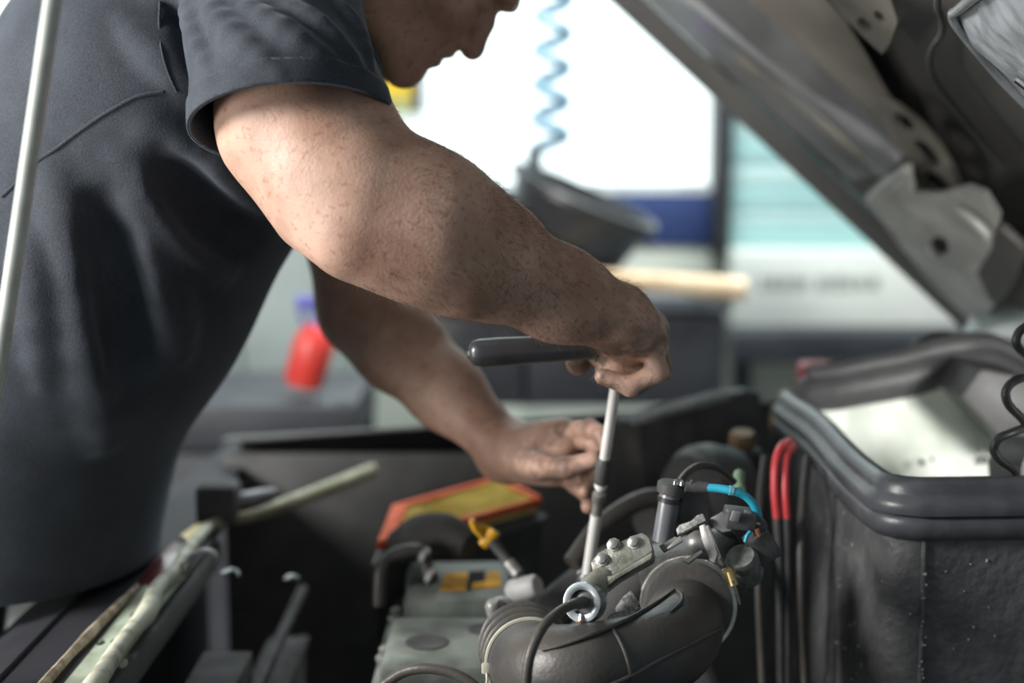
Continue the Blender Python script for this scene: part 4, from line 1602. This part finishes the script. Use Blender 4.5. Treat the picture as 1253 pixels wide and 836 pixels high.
# ---- breather hose with bright clips
bh = thing('breather_hose', 'thin black breather hose with bright steel clips above the valve cover', 'hose', at(500, 690, 1.52))
obj('hose', tube(P3([(464, 742, 1.50), (466, 700, 1.51), (478, 682, 1.52), (500, 674, 1.52), (517, 676, 1.52), (522, 694, 1.51), (530, 712, 1.50)]), .0075, 10, 6), BLKH, bh)
for p in ((517, 673, 1.512), (524, 698, 1.50)):
    obj('clip', ring(at(*p) - Vector((0, .003, .003)), (.9, -.3, -.5), .0070, .0088, .006, 18), M('dull_plated_steel'), bh)

# ---- dipstick
dp = thing('dipstick', 'yellow handled oil dipstick in a dark tube beside the orange label', 'dipstick', at(640, 722, 1.42))
obj('handle', join(tube(P3([(577, 636, 1.45), (582, 646, 1.45), (590, 656, 1.45)]), [.0055, .0075, .006], 10, 5, flat=.6),
                   tube(P3([(590, 668, 1.45), (598, 660, 1.45), (606, 650, 1.45)]), [.0055, .0075, .006], 10, 5, flat=.6),
                   tube(P3([(588, 644, 1.455), (598, 650, 1.455), (604, 654, 1.45)]), .0045, 8, 4)), YELP, dp)
obj('guide_tube', tube(P3([(601, 662, 1.45), (614, 678, 1.445), (628, 696, 1.435), (640, 712, 1.425)]), .0055, 10, 5), BLACKP, dp)
obj('sleeve', tube(P3([(622, 688, 1.436), (634, 703, 1.428)]), .007, 12, 1), GREYC, dp)
obj('chrome_plug', lathe([(.010, -.022), (.0125, -.018), (.0125, .010), (.010, .014), (.006, .015)], at(645, 720, 1.42), (.75, -.5, .35), 20), M('dull_plated_steel', (.30, .32, .34), .34, .85, col2=(.15, .16, .17), nscale=60), dp)

# ---- small sensor on the cover
sn = thing('cover_sensor', 'small steel sensor with a bent bracket on the edge of the valve cover', 'sensor', at(606, 770, 1.32))
obj('stem', lathe([(.008, 0), (.009, .004), (.009, .026), (.006, .03)], at(612, 768, 1.33), (-.25, -.2, 1), 14), GREYC, sn)
obj('bent_bracket', tube(P3([(598, 742, 1.34), (606, 737, 1.34), (616, 735, 1.34), (626, 742, 1.34), (622, 752, 1.34)]), .004, 8, 5, flat=2.0), GREYC, sn)

# ---- intake hose: leaves the throttle towards the near wing, turns along the engine and back to the filter side
from mathutils.bvhtree import BVHTree
HA = [(842, 744, 1.268), (838, 760, 1.238), (828, 782, 1.195), (806, 798, 1.155), (768, 810, 1.128), (716, 818, 1.116), (676, 820, 1.128), (654, 816, 1.160), (648, 806, 1.205), (650, 792, 1.255)]
ih = thing('intake_hose', 'thick black rubber intake hose clamped to the throttle body', 'hose', at(740, 836, 1.16))
hv = tube(P3(HA), [.037, .0365, .0365, .037, .0368, .0365, .037, .0372, .0372, .037], 32, 8)
hose = obj('hose', hv, BLKH, ih)
hbv = BVHTree.FromPolygons([tuple(v) for v in hv[0]], hv[1])


def on_hose(pts, lift=.001):
    out = []
    for p in pts:
        d = ray(*p).normalized()
        h = hbv.ray_cast(CAM, d)
        if h[0] is not None:
            out.append(h[0] + h[1] * lift)
    return out


c0 = at(*HA[8])
axl = (at(*HA[9]) - at(*HA[7])).normalized()
for k, o in enumerate((-.010, .003, .016)):
    obj('rib', lathe([(.0365, -.0035), (.0398, -.0012), (.0398, .0012), (.0365, .0035)], c0 + axl * o + Vector((-.002 - .002 * k, 0, .002 + .003 * k)), axl, 44), BLKH, hose)
zt = obj('zip_tie', ring(c0 - axl * .026, axl, .0376, .0398, .006, 48), ZIP, ih)
obj('zip_tie_head', boxf(at(595, 818, 1.172), axl, (0, 0, 1), (.009, .009, .008), .0015), ZIP, zt)
obj('zip_tie_tail', tube([at(595, 820, 1.17), at(596, 832, 1.165), at(594, 846, 1.165)], .0014, 6, 4), ZIP, zt)
c1 = at(842, 742, 1.246)
ax2 = (at(842, 742, 1.30) - at(842, 748, 1.22)).normalized()
obj('hose_flange', lathe([(.037, -.004), (.0400, -.003), (.0405, .001), (.0400, .003), (.038, .004)], c1 - ax2 * .004, ax2, 44), BLKH, ih)
rp = on_hose([(664, 797), (684, 792), (706, 785), (728, 777), (748, 769), (770, 759), (792, 747), (810, 735), (826, 723)], .0015)
if len(rp) > 3:
    obj('moulding_ridge', tube(rp, [.001, .0020, .0022, .0020, .001], 10, 5), BLKH, hose)
cm = at(772, 802, 1.122)
axm = (at(*HA[5]) - at(*HA[3])).normalized()
rp = on_hose([(748, 769), (757, 782), (765, 800), (770, 818), (773, 838)], .0006)
if len(rp) > 2:
    obj('moulding_seam', tube(rp, .0017, 8, 5), BLKH, hose)
rp = on_hose([(735, 843), (765, 830), (800, 812), (835, 794), (862, 780), (880, 770)], .0008)
if len(rp) > 3:
    obj('lower_seam', tube(rp, .0018, 8, 5), BLKH, hose)
rp = on_hose([(826, 722), (834, 730), (832, 740), (820, 750)], .001)
if len(rp) > 2:
    obj('elbow_crease', tube(rp, [.0008, .0018, .002, .0008], 10, 6), BLKH, hose)
# worm clamp on the throttle end
clp = obj('hose_clamp', ring(c1 + ax2 * .000, ax2, .0405, .0440, .009, 52), M('clamp_steel', (.62, .63, .60), .3, .9, col2=(.40, .40, .38), nscale=60), ih)
x_, y_, z_ = frame(ax2)
thr = []
for q in range(46):
    a = math.radians(-72 + q * 3.2)
    r = .0442
    p = c1 + ax2 * .0045 + x_ * (math.cos(a) * r) + y_ * (math.sin(a) * r)
    thr.append(boxf(p, ax2, x_ * -math.sin(a) + y_ * math.cos(a), (.0068, .0014, .0014)))
obj('clamp_thread', join(*thr), M('clamp_thread', (.70, .70, .66), .35, .8), clp, kind='stuff', angle=None)
obj('clamp_screw', join(lathe([(.004, 0), (.004, .012)], at(893, 700, 1.165), (.3, -.4, -1), 12), boxf(at(892, 705, 1.17), (.4, 0, -1), (1, 0, .4), (.014, .009, .008), .0015)), M('brass_screw', (.60, .46, .22), .35, .9), clp)
obj('clamp_tail', tube(P3([(896, 710, 1.16), (901, 722, 1.16), (905, 738, 1.165)]), .003, 8, 4, flat=.4), M('clamp_steel'), clp)

# ---- throttle bracket with its cable cup
tb = thing('throttle_bracket', 'oily pale metal bracket with three bolts and a bright cable cup', 'bracket', at(745, 710, 1.15))
top = [(722, 688), (731, 676), (757, 663), (785, 651), (794, 657), (799, 674), (774, 690), (748, 705), (726, 704)]
Zb = at(760, 680, 1.16)
nb = Vector((-.28, -.78, .56)).normalized()


def onpl(px, py, c, n):
    d = ray(px, py)
    return CAM + d * ((c - CAM).dot(n) / d.dot(n))


pl_ = obj('plate', prism([onpl(*p, Zb, nb) for p in top], nb * -.010, .0016), BRKT, tb)
obj('rib', prism([onpl(*p, Zb + nb * .004, nb) for p in ((724, 704), (748, 704), (799, 674), (797, 684), (756, 708), (738, 722), (728, 716))], nb * -.014, .002), BRKT, pl_)
for p in ((751, 667), (776, 664), (737, 685)):
    c = onpl(*p, Zb, nb)
    bt_ = obj('bolt', lathe([(.0062, -.001), (.0062, .001), (.0046, .0014), (.0046, .0046), (.003, .0056)], c, nb, 8), GREYC, tb)
cupc = at(714, 737, 1.135)
ca_ = Vector((-.42, -.85, .22)).normalized()
obj('neck', tube([cupc - ca_ * .012, at(727, 720, 1.15), at(741, 703, 1.16)], [.0135, .0125, .0085], 18, 5), BRKT, tb)
cup = obj('cable_cup', lathe([(.0105, .0035), (.0125, .0045), (.0165, .0040), (.0172, .0015), (.0172, -.009), (.0145, -.012), (.0145, -.016), (.006, -.016), (.006, -.007), (.0095, -.006)], cupc, ca_, 36, closed=True),
          M('zinc_plated_steel', (.62, .68, .72), .26, .85, col2=(.42, .46, .48), nscale=50), tb)
obj('cup_liner', lathe([(.0035, .001), (.0095, -.001), (.0095, -.006), (.0035, -.006)], cupc, ca_, 24), BLACKR, cup)
obj('cup_pin', tube(P3([(711, 752, 1.128), (710, 760, 1.125)]), .0016, 8, 1), CHROME, cup)
obj('cup_wire', tube(P3([(710, 760, 1.125), (712, 770, 1.125), (710, 782, 1.126)]), .0018, 8, 4), COPP, cup)

# ---- control cable out of the cup
cc = thing('control_cable', 'black control cable looping from the bright cup down past the hose', 'cable', at(640, 836, 1.06))
obj('jacket', tube(P3([(712, 738, 1.128), (696, 742, 1.11), (680, 752, 1.09), (664, 768, 1.075), (652, 792, 1.065), (646, 815, 1.06), (643, 850, 1.058)]), .0042, 12, 7), BLKH, cc)
obj('end_ferrule', tube(P3([(714, 737, 1.132), (703, 740, 1.12)]), .0052, 12, 1), BLACKP, cc)

# ---- throttle body castings
th = thing('throttle_valve_unit', 'cast metal throttle unit with black plugs and a silver dome', 'throttle', at(850, 720, 1.25))
obj('housing', join(lathe([(.036, 0), (.037, .006), (.040, .03), (.040, .07), (.036, .076)], c1 + ax2 * .024, ax2, 36),
                    boxf(at(845, 700, 1.325), (1, -.1, .30), (0, 1, 0), (.095, .05, .06), .006)), M('dark_casting', (.11, .11, .108), .45, .4, col2=(.07, .07, .068), nscale=60, bump=.5, bscale=260), th)
dn = Vector((-.55, -.70, .40)).normalized()
pn = Vector((-.25, -.80, .55)).normalized()
pc = at(850, 655, 1.19)


def flat(pts, c=pc, n=pn, t=.006, b=.001):
    return prism([onpl(*p, c, n) for p in pts], n * -t, b)


obj('upper_tab', flat([(827, 648), (831, 642), (846, 637), (853, 630), (860, 628), (864, 637), (829, 655)]), ROUGHC, th)
dm = obj('dome', lathe([(.001, .010), (.005, .0092), (.009, .006), (.0118, .001), (.0125, -.004), (.0125, -.012)], at(853, 666, 1.19), Vector((-.80, -.50, .22)), 26), GREYC, th)
obj('dome_flange', flat([(855, 644), (862, 641), (868, 647), (878, 678), (874, 690), (868, 686), (858, 660)], at(866, 665, 1.178), Vector((-.45, -.85, .25)).normalized(), .005), GREYC, dm)
obj('dome_flange_lip', flat([(864, 643), (868, 643), (883, 682), (878, 688)], at(872, 665, 1.176), Vector((-.2, -.95, .2)).normalized(), .004), GREYC, dm)
obj('wedge_block', flat([(868, 634), (885, 625), (893, 640), (896, 650), (884, 652), (874, 646)], at(882, 640, 1.20), Vector((-.3, -.85, .45)).normalized(), .02, .0015), M('grey_casting', (.22, .23, .24), .45, .3, col2=(.14, .145, .15), nscale=40), th)
obj('lower_tab', flat([(806, 668), (826, 656), (835, 661), (812, 676)], at(820, 666, 1.17), pn, .004), BRKT, th)
obj('slotted_tab', flat([(815, 671), (832, 655), (836, 662), (818, 673)], at(826, 664, 1.166), pn, .003), GREYC, th)
obj('stay', flat([(836, 686), (858, 672), (860, 676), (842, 690)], at(848, 682, 1.17), pn, .004), GREYC, th)
obj('casting_foot', flat([(752, 744), (762, 730), (772, 722), (783, 738), (776, 746), (758, 754)], at(768, 740, 1.165), Vector((-.2, -.6, .77)).normalized(), .008), ROUGHC, th)
obj('casting_toe', flat([(732, 766), (748, 750), (776, 742), (784, 742), (768, 758), (738, 772)], at(758, 757, 1.15), Vector((-.2, -.6, .77)).normalized(), .006), ROUGHC, th)
obj('drum', lathe([(.006, .012), (.012, .012), (.0145, .008), (.0145, -.014), (.012, -.02)], at(910, 690, 1.19), Vector((-.35, -.55, .75)), 24), M('dull_drum_steel', (.26, .28, .26), .5, .5, col2=(.15, .16, .15), nscale=120), th)
obj('side_plate', flat([(872, 652), (897, 650), (908, 668), (900, 690), (884, 694), (876, 672)], at(888, 670, 1.21), Vector((0, -1, .2)).normalized(), .02, .002), BLACKP, th)
pg = obj('plug', boxf(at(905, 634, 1.20), (1, 0, -.12), (0, 1, 0), (.026, .026, .016), .002), BLACKP, th)
obj('plug_face', boxf(at(900, 632, 1.185), (1, 0, -.2), (0, 1, .3), (.008, .003, .010), .001), M('pale_plug_face', (.30, .32, .33), .4), pg)
pg2 = obj('plug', boxf(at(924, 640, 1.20), (.6, 0, -.5), (0, 1, 0), (.016, .02, .014), .002), BLACKP, th)
for p in ((893, 626, 1.19), (915, 627, 1.19), (926, 640, 1.19), (901, 705, 1.165)):
    obj('plug_clip', boxf(at(*p), (1, 0, -.3), (0, 1, 0), (.006, .004, .002), .0005), GREYC, pg)
obj('plug', boxf(at(932, 668, 1.20), (.5, 0, -.8), (0, 1, 0), (.026, .026, .024), .003), BLACKP, th)
obj('plug_pin', tube(P3([(926, 648, 1.185), (929, 656, 1.185)]), .0022, 8, 1), COPP, pg2)
obj('short_blue_lead', tube(P3([(918, 651, 1.185), (914, 656, 1.183), (912, 663, 1.183)]), .0018, 8, 4), BLUEC, th)

# ---- idle valve: the black upright cylinder
iv = thing('idle_valve', 'upright black plastic cylinder with a capped top behind the throttle bracket', 'valve', at(816, 660, 1.22))
a_, b_ = at(811, 662, 1.225), at(821, 602, 1.225)
ia = (b_ - a_).normalized()
Li = (b_ - a_).length
obj('cylinder', lathe([(.0095, 0), (.0095, Li), (.008, Li + .002)], a_, ia, 26), M('satin_black_plastic', (.16, .17, .19), .33, col2=(.12, .128, .14), nscale=40), iv)
cp = obj('cap', lathe([(.0098, 0), (.0125, .001), (.013, .003), (.013, .009), (.011, .0115)], b_ - ia * .002, ia, 28), BLACKP, iv)
obj('cap_pin', join(*[lathe([(.0022, 0), (.0022, .003), (.001, .004)], at(*p), ia, 10) for p in ((826, 593, 1.212), (834, 594, 1.212))]), CHROME, cp)
obj('cap_hook', tube(P3([(843, 597, 1.21), (844, 591, 1.21), (847, 588, 1.21)]), .0016, 8, 4), CHROME, cp)
obj('retaining_clip', ring(a_ + ia * (Li * .80), ia, .0088, .0108, .004, 26), M('clip_black', (.03, .03, .03), .4), iv)
obj('side_box', boxf(at(846, 622, 1.24), (1, 0, .1), (0, 1, 0), (.030, .03, .040), .003), BLACKP, iv)
# ---- blue cable
bl = thing('blue_cable', 'bright blue cable arching from the black valve cap to the throttle plug', 'cable', at(925, 648, 1.20))
obj('jacket', tube(P3([(862, 597, 1.21), (880, 598, 1.205), (896, 601, 1.20), (910, 606, 1.20), (921, 616, 1.20), (927, 629, 1.20), (927, 640, 1.20), (924, 650, 1.198)]), .0037, 12, 7), BLUEC, bl)
obj('band', ring(at(892, 600, 1.20), (1, 0, -.15), .0035, .0043, .004, 18), M('pale_blue_band', (.22, .55, .66), .35), bl)
obj('boot', tube(P3([(838, 596, 1.212), (850, 596, 1.212), (866, 597, 1.21)]), [.0045, .0055, .0048], 12, 4), BLACKR, bl)
# dark leads around the valve
for nm, lb_, pts_, r_ in (
    ('vacuum_hose', 'dark glossy vacuum hose rising behind the black valve cap', [(832, 590, 1.25), (842, 578, 1.27), (858, 570, 1.29), (880, 574, 1.31), (898, 590, 1.33)], .0035),
    ('green_stub_hose', 'short pale green hose stub behind the blue cable', [(905, 600, 1.35), (904, 588, 1.36), (905, 580, 1.37)], .0058),
    ('battery_cable', 'black cable with a glossy curve beside the bottom of the valve cover', [(470, 838, 1.20), (494, 823, 1.20), (520, 818, 1.195), (548, 822, 1.19), (570, 832, 1.185), (590, 848, 1.18)], .0048),
    ('vent_hose', 'black vent hose curving low behind the intake hose', [(700, 690, 1.45), (740, 640, 1.48), (800, 610, 1.5), (850, 640, 1.5), (880, 700, 1.5)], .011)):
    tag(obj(nm, tube(P3(pts_), r_, 12, 7), M('green_hose_rubber', (.22, .34, .22), .5) if 'green' in nm else BLKH), lb_, 'hose' if 'hose' in nm else 'cable')

# ---- red cables
for k, (pts_, lb_) in enumerate((([(966, 540, 1.50), (955, 548, 1.46), (949, 568, 1.44), (948, 600, 1.43), (951, 634, 1.43), (954, 690, 1.43), (956, 850, 1.44)], 'red cable looping outermost beside the black box'),
                                 ([(972, 546, 1.49), (964, 556, 1.455), (961, 575, 1.44), (961, 604, 1.43), (963, 634, 1.43), (964, 690, 1.43), (964, 850, 1.44)], 'red cable looping close against the black box'))):
    rc = thing('red_cable', lb_, 'cable', at(*pts_[-1]))
    obj('jacket', tube(P3(pts_[:5]), .0042, 10, 6), REDC, rc)
    obj('lower_sleeve', tube(P3(pts_[4:]), .0045, 10, 4), BLACKR, rc)
for k, xs in enumerate((932, 984)):
    tag(obj('black_cable', tube(P3([(xs + 4, 560, 1.52), (xs - 2, 620, 1.46), (xs - 4, 700, 1.42), (xs + 2, 850, 1.40)]), .0045, 10, 6), BLKH),
        ('black cable hanging on the engine side of the red cables', 'black cable hanging between the red cables and the black box')[k], 'cable')

# ---- brake booster, reservoir caps, cover rail, terminal cover
bb = thing('brake_booster', 'dark round brake booster in the shadow behind the throttle', 'brake booster', (.20, 1.66, .74))
obj('drum', lathe([(.02, -.05), (.075, -.045), (.092, -.03), (.096, 0), (.092, .02), (.08, .03)], at(862, 640, 1.66), (-1, -.35, .15), 40), BLACKP, bb)
obj('master_cylinder', tube([at(836, 636, 1.60), at(790, 636, 1.56)], .02, 16, 1), DARKIN, bb)
rs = thing('fluid_reservoir', 'dark fluid reservoir with tan caps near the far corner of the bay', 'reservoir', at(930, 590, 1.72))
obj('tank', box(at(906, 570, 1.75), (.055, .045, .045), bev=.01), BLACKP, rs)
TANC = M('tan_cap_plastic', (.44, .30, .17), .55, col2=(.34, .22, .12), nscale=60)
for p, r in (((908, 548, 1.76), .016), ((955, 522, 1.82), .014), ((962, 498, 1.84), .011)):
    cpx = obj('cap', lathe([(r, 0), (r, .016), (r * .85, .021)], at(*p), (0, -.15, 1), 22), TANC, rs)
    obj('neck', lathe([(r * .8, -.03), (r * .8, 0)], at(*p), (0, -.15, 1), 18), BLACKP, cpx)
fb = thing('fuse_box', 'long black fuse box with a grey edge along the far wing', 'fuse box', at(840, 560, 1.86))
fa, fe = at(768, 516, 1.80), at(922, 476, 1.92)
fx = (fe - fa).normalized()
mid = (fa + fe) / 2
fy = Vector((0, 1, 0)) - fx * fx.y
obj('case', boxf(mid + Vector((0, .038, -.055)), fx, fy, ((fe - fa).length, .07, .10), .008), DEEP, fb)
obj('lid_edge', tube([fa + Vector((.005, -.004, .0)), fa.lerp(fe, .35), fa.lerp(fe, .62), fa.lerp(fe, .86)], [.003, .006, .005, .003], 8, 4, flat=.6), M('grey_lid_edge', (.36, .39, .38), .5, col2=(.20, .22, .21), nscale=40), fb)  # paler grey strip along the lid edge
obj('latch', boxf(fe + Vector((-.02, -.005, -.016)), fx, fy, (.03, .02, .03), .004), BLACKP, fb)
tc_ = thing('terminal_cover', 'pinkish red plastic terminal cover behind the black box', 'cover', at(1000, 470, 1.95))
obj('cap', boxf(at(1000, 457, 1.95), (1, .1, 0), (0, 1, 0), (.052, .045, .034), .010), M('faded_red_plastic', (.62, .13, .15), .45, col2=(.50, .09, .11), nscale=40), tc_)
obj('clamp', boxf(at(1008, 478, 1.95), (1, .1, 0), (0, 1, 0), (.06, .05, .03), .006), BLACKP, tc_)
# black coil of wiring at the screen end
cw = thing('coiled_lead', 'black corkscrew lead hanging in front of the pale box interior', 'cable', at(1236, 598, 1.30))
obj('jacket', tube(P3([(1290, 380, 1.33), (1262, 396, 1.30), (1246, 408, 1.29), (1245, 424, 1.29), (1262, 440, 1.31), (1276, 452, 1.33), (1262, 460, 1.31), (1242, 466, 1.29), (1231, 478, 1.285), (1234, 495, 1.285),
                        (1250, 512, 1.29), (1256, 522, 1.30), (1240, 529, 1.29), (1222, 537, 1.285), (1216, 550, 1.285), (1224, 564, 1.285), (1240, 575, 1.29), (1243, 584, 1.295), (1235, 594, 1.30), (1236, 612, 1.31)]), .0042, 12, 6), M('gloss_black_jacket', (.035, .035, .037), .34, spec=.3), cw)

# ---- ratchet with its extension
rt = thing('ratchet', 'black gripped ratchet with a long bright extension bar in the mechanic\'s hands', 'ratchet', at(720, 700, 1.36))
g0, g1, hd = at(573, 433, 1.285), at(690, 426, 1.295), at(757, 440, 1.305)
gd = (g1 - g0).normalized()
rg = sz(17.5, 1.29)
obj('grip', lathe([(rg * .25, 0), (rg * .62, .0015), (rg * .88, .005), (rg, .011), (rg * 1.02, .03), (rg * .96, .06), (rg * .94, .100), (rg * .9, .118), (rg * .6, .122)], g0, gd, 24), M('grip_rubber', (.050, .052, .058), .30, bump=.1), rt)
obj('grip_end', lathe([(.001, -.0010), (.004, -.0008), (.0062, .0012), (.0062, .003)], g0, gd, 16), CHROME, rt)
obj('neck', tube([g0 + gd * .115, g1.lerp(hd, .6), hd], [.007, .0075, .009], 14, 4), CHROME, rt)
obj('head', lathe([(.010, -.012), (.017, -.011), (.018, -.008), (.018, .008), (.015, .011), (.006, .012)], hd, (.15, 0, 1), 24), CHROME, rt)
s0_, s1_ = at(757, 446, 1.305), at(719, 704, 1.365)
sd = (s1_ - s0_).normalized()
Ls = (s1_ - s0_).length


def sp(t):
    return s0_.lerp(s1_, t)


SATIN = M('satin_steel_bar', (.86, .86, .83), .42, .35, col2=(.78, .78, .75), nscale=30)
ex_ = obj('extension_bar', tube([sp(0), sp(.44)], .0052, 14, 1), SATIN, rt)
obj('dark_collar', tube([sp(.43), sp(.455), sp(.53), sp(.55)], [.006, .008, .008, .006], 14, 1), BLACKP, ex_)
obj('ball_stop', lathe([(.002, -.006), (.005, -.0045), (.0065, 0), (.005, .0045), (.002, .006)], sp(.558), sd, 14), SATIN, ex_)
obj('knurled_neck', lathe([(.004, 0), (.0068, .002), (.0068, .010), (.0052, .013), (.0052, .034)], sp(.59), sd, 16), GREYC, ex_)
obj('lower_bar', tube([sp(.70), sp(1.0)], .0058, 14, 1), SATIN, ex_)
obj('socket', lathe([(.007, 0), (.0105, .004), (.0105, .03), (.0085, .032)], sp(.98), sd, 18), CHROME, rt)
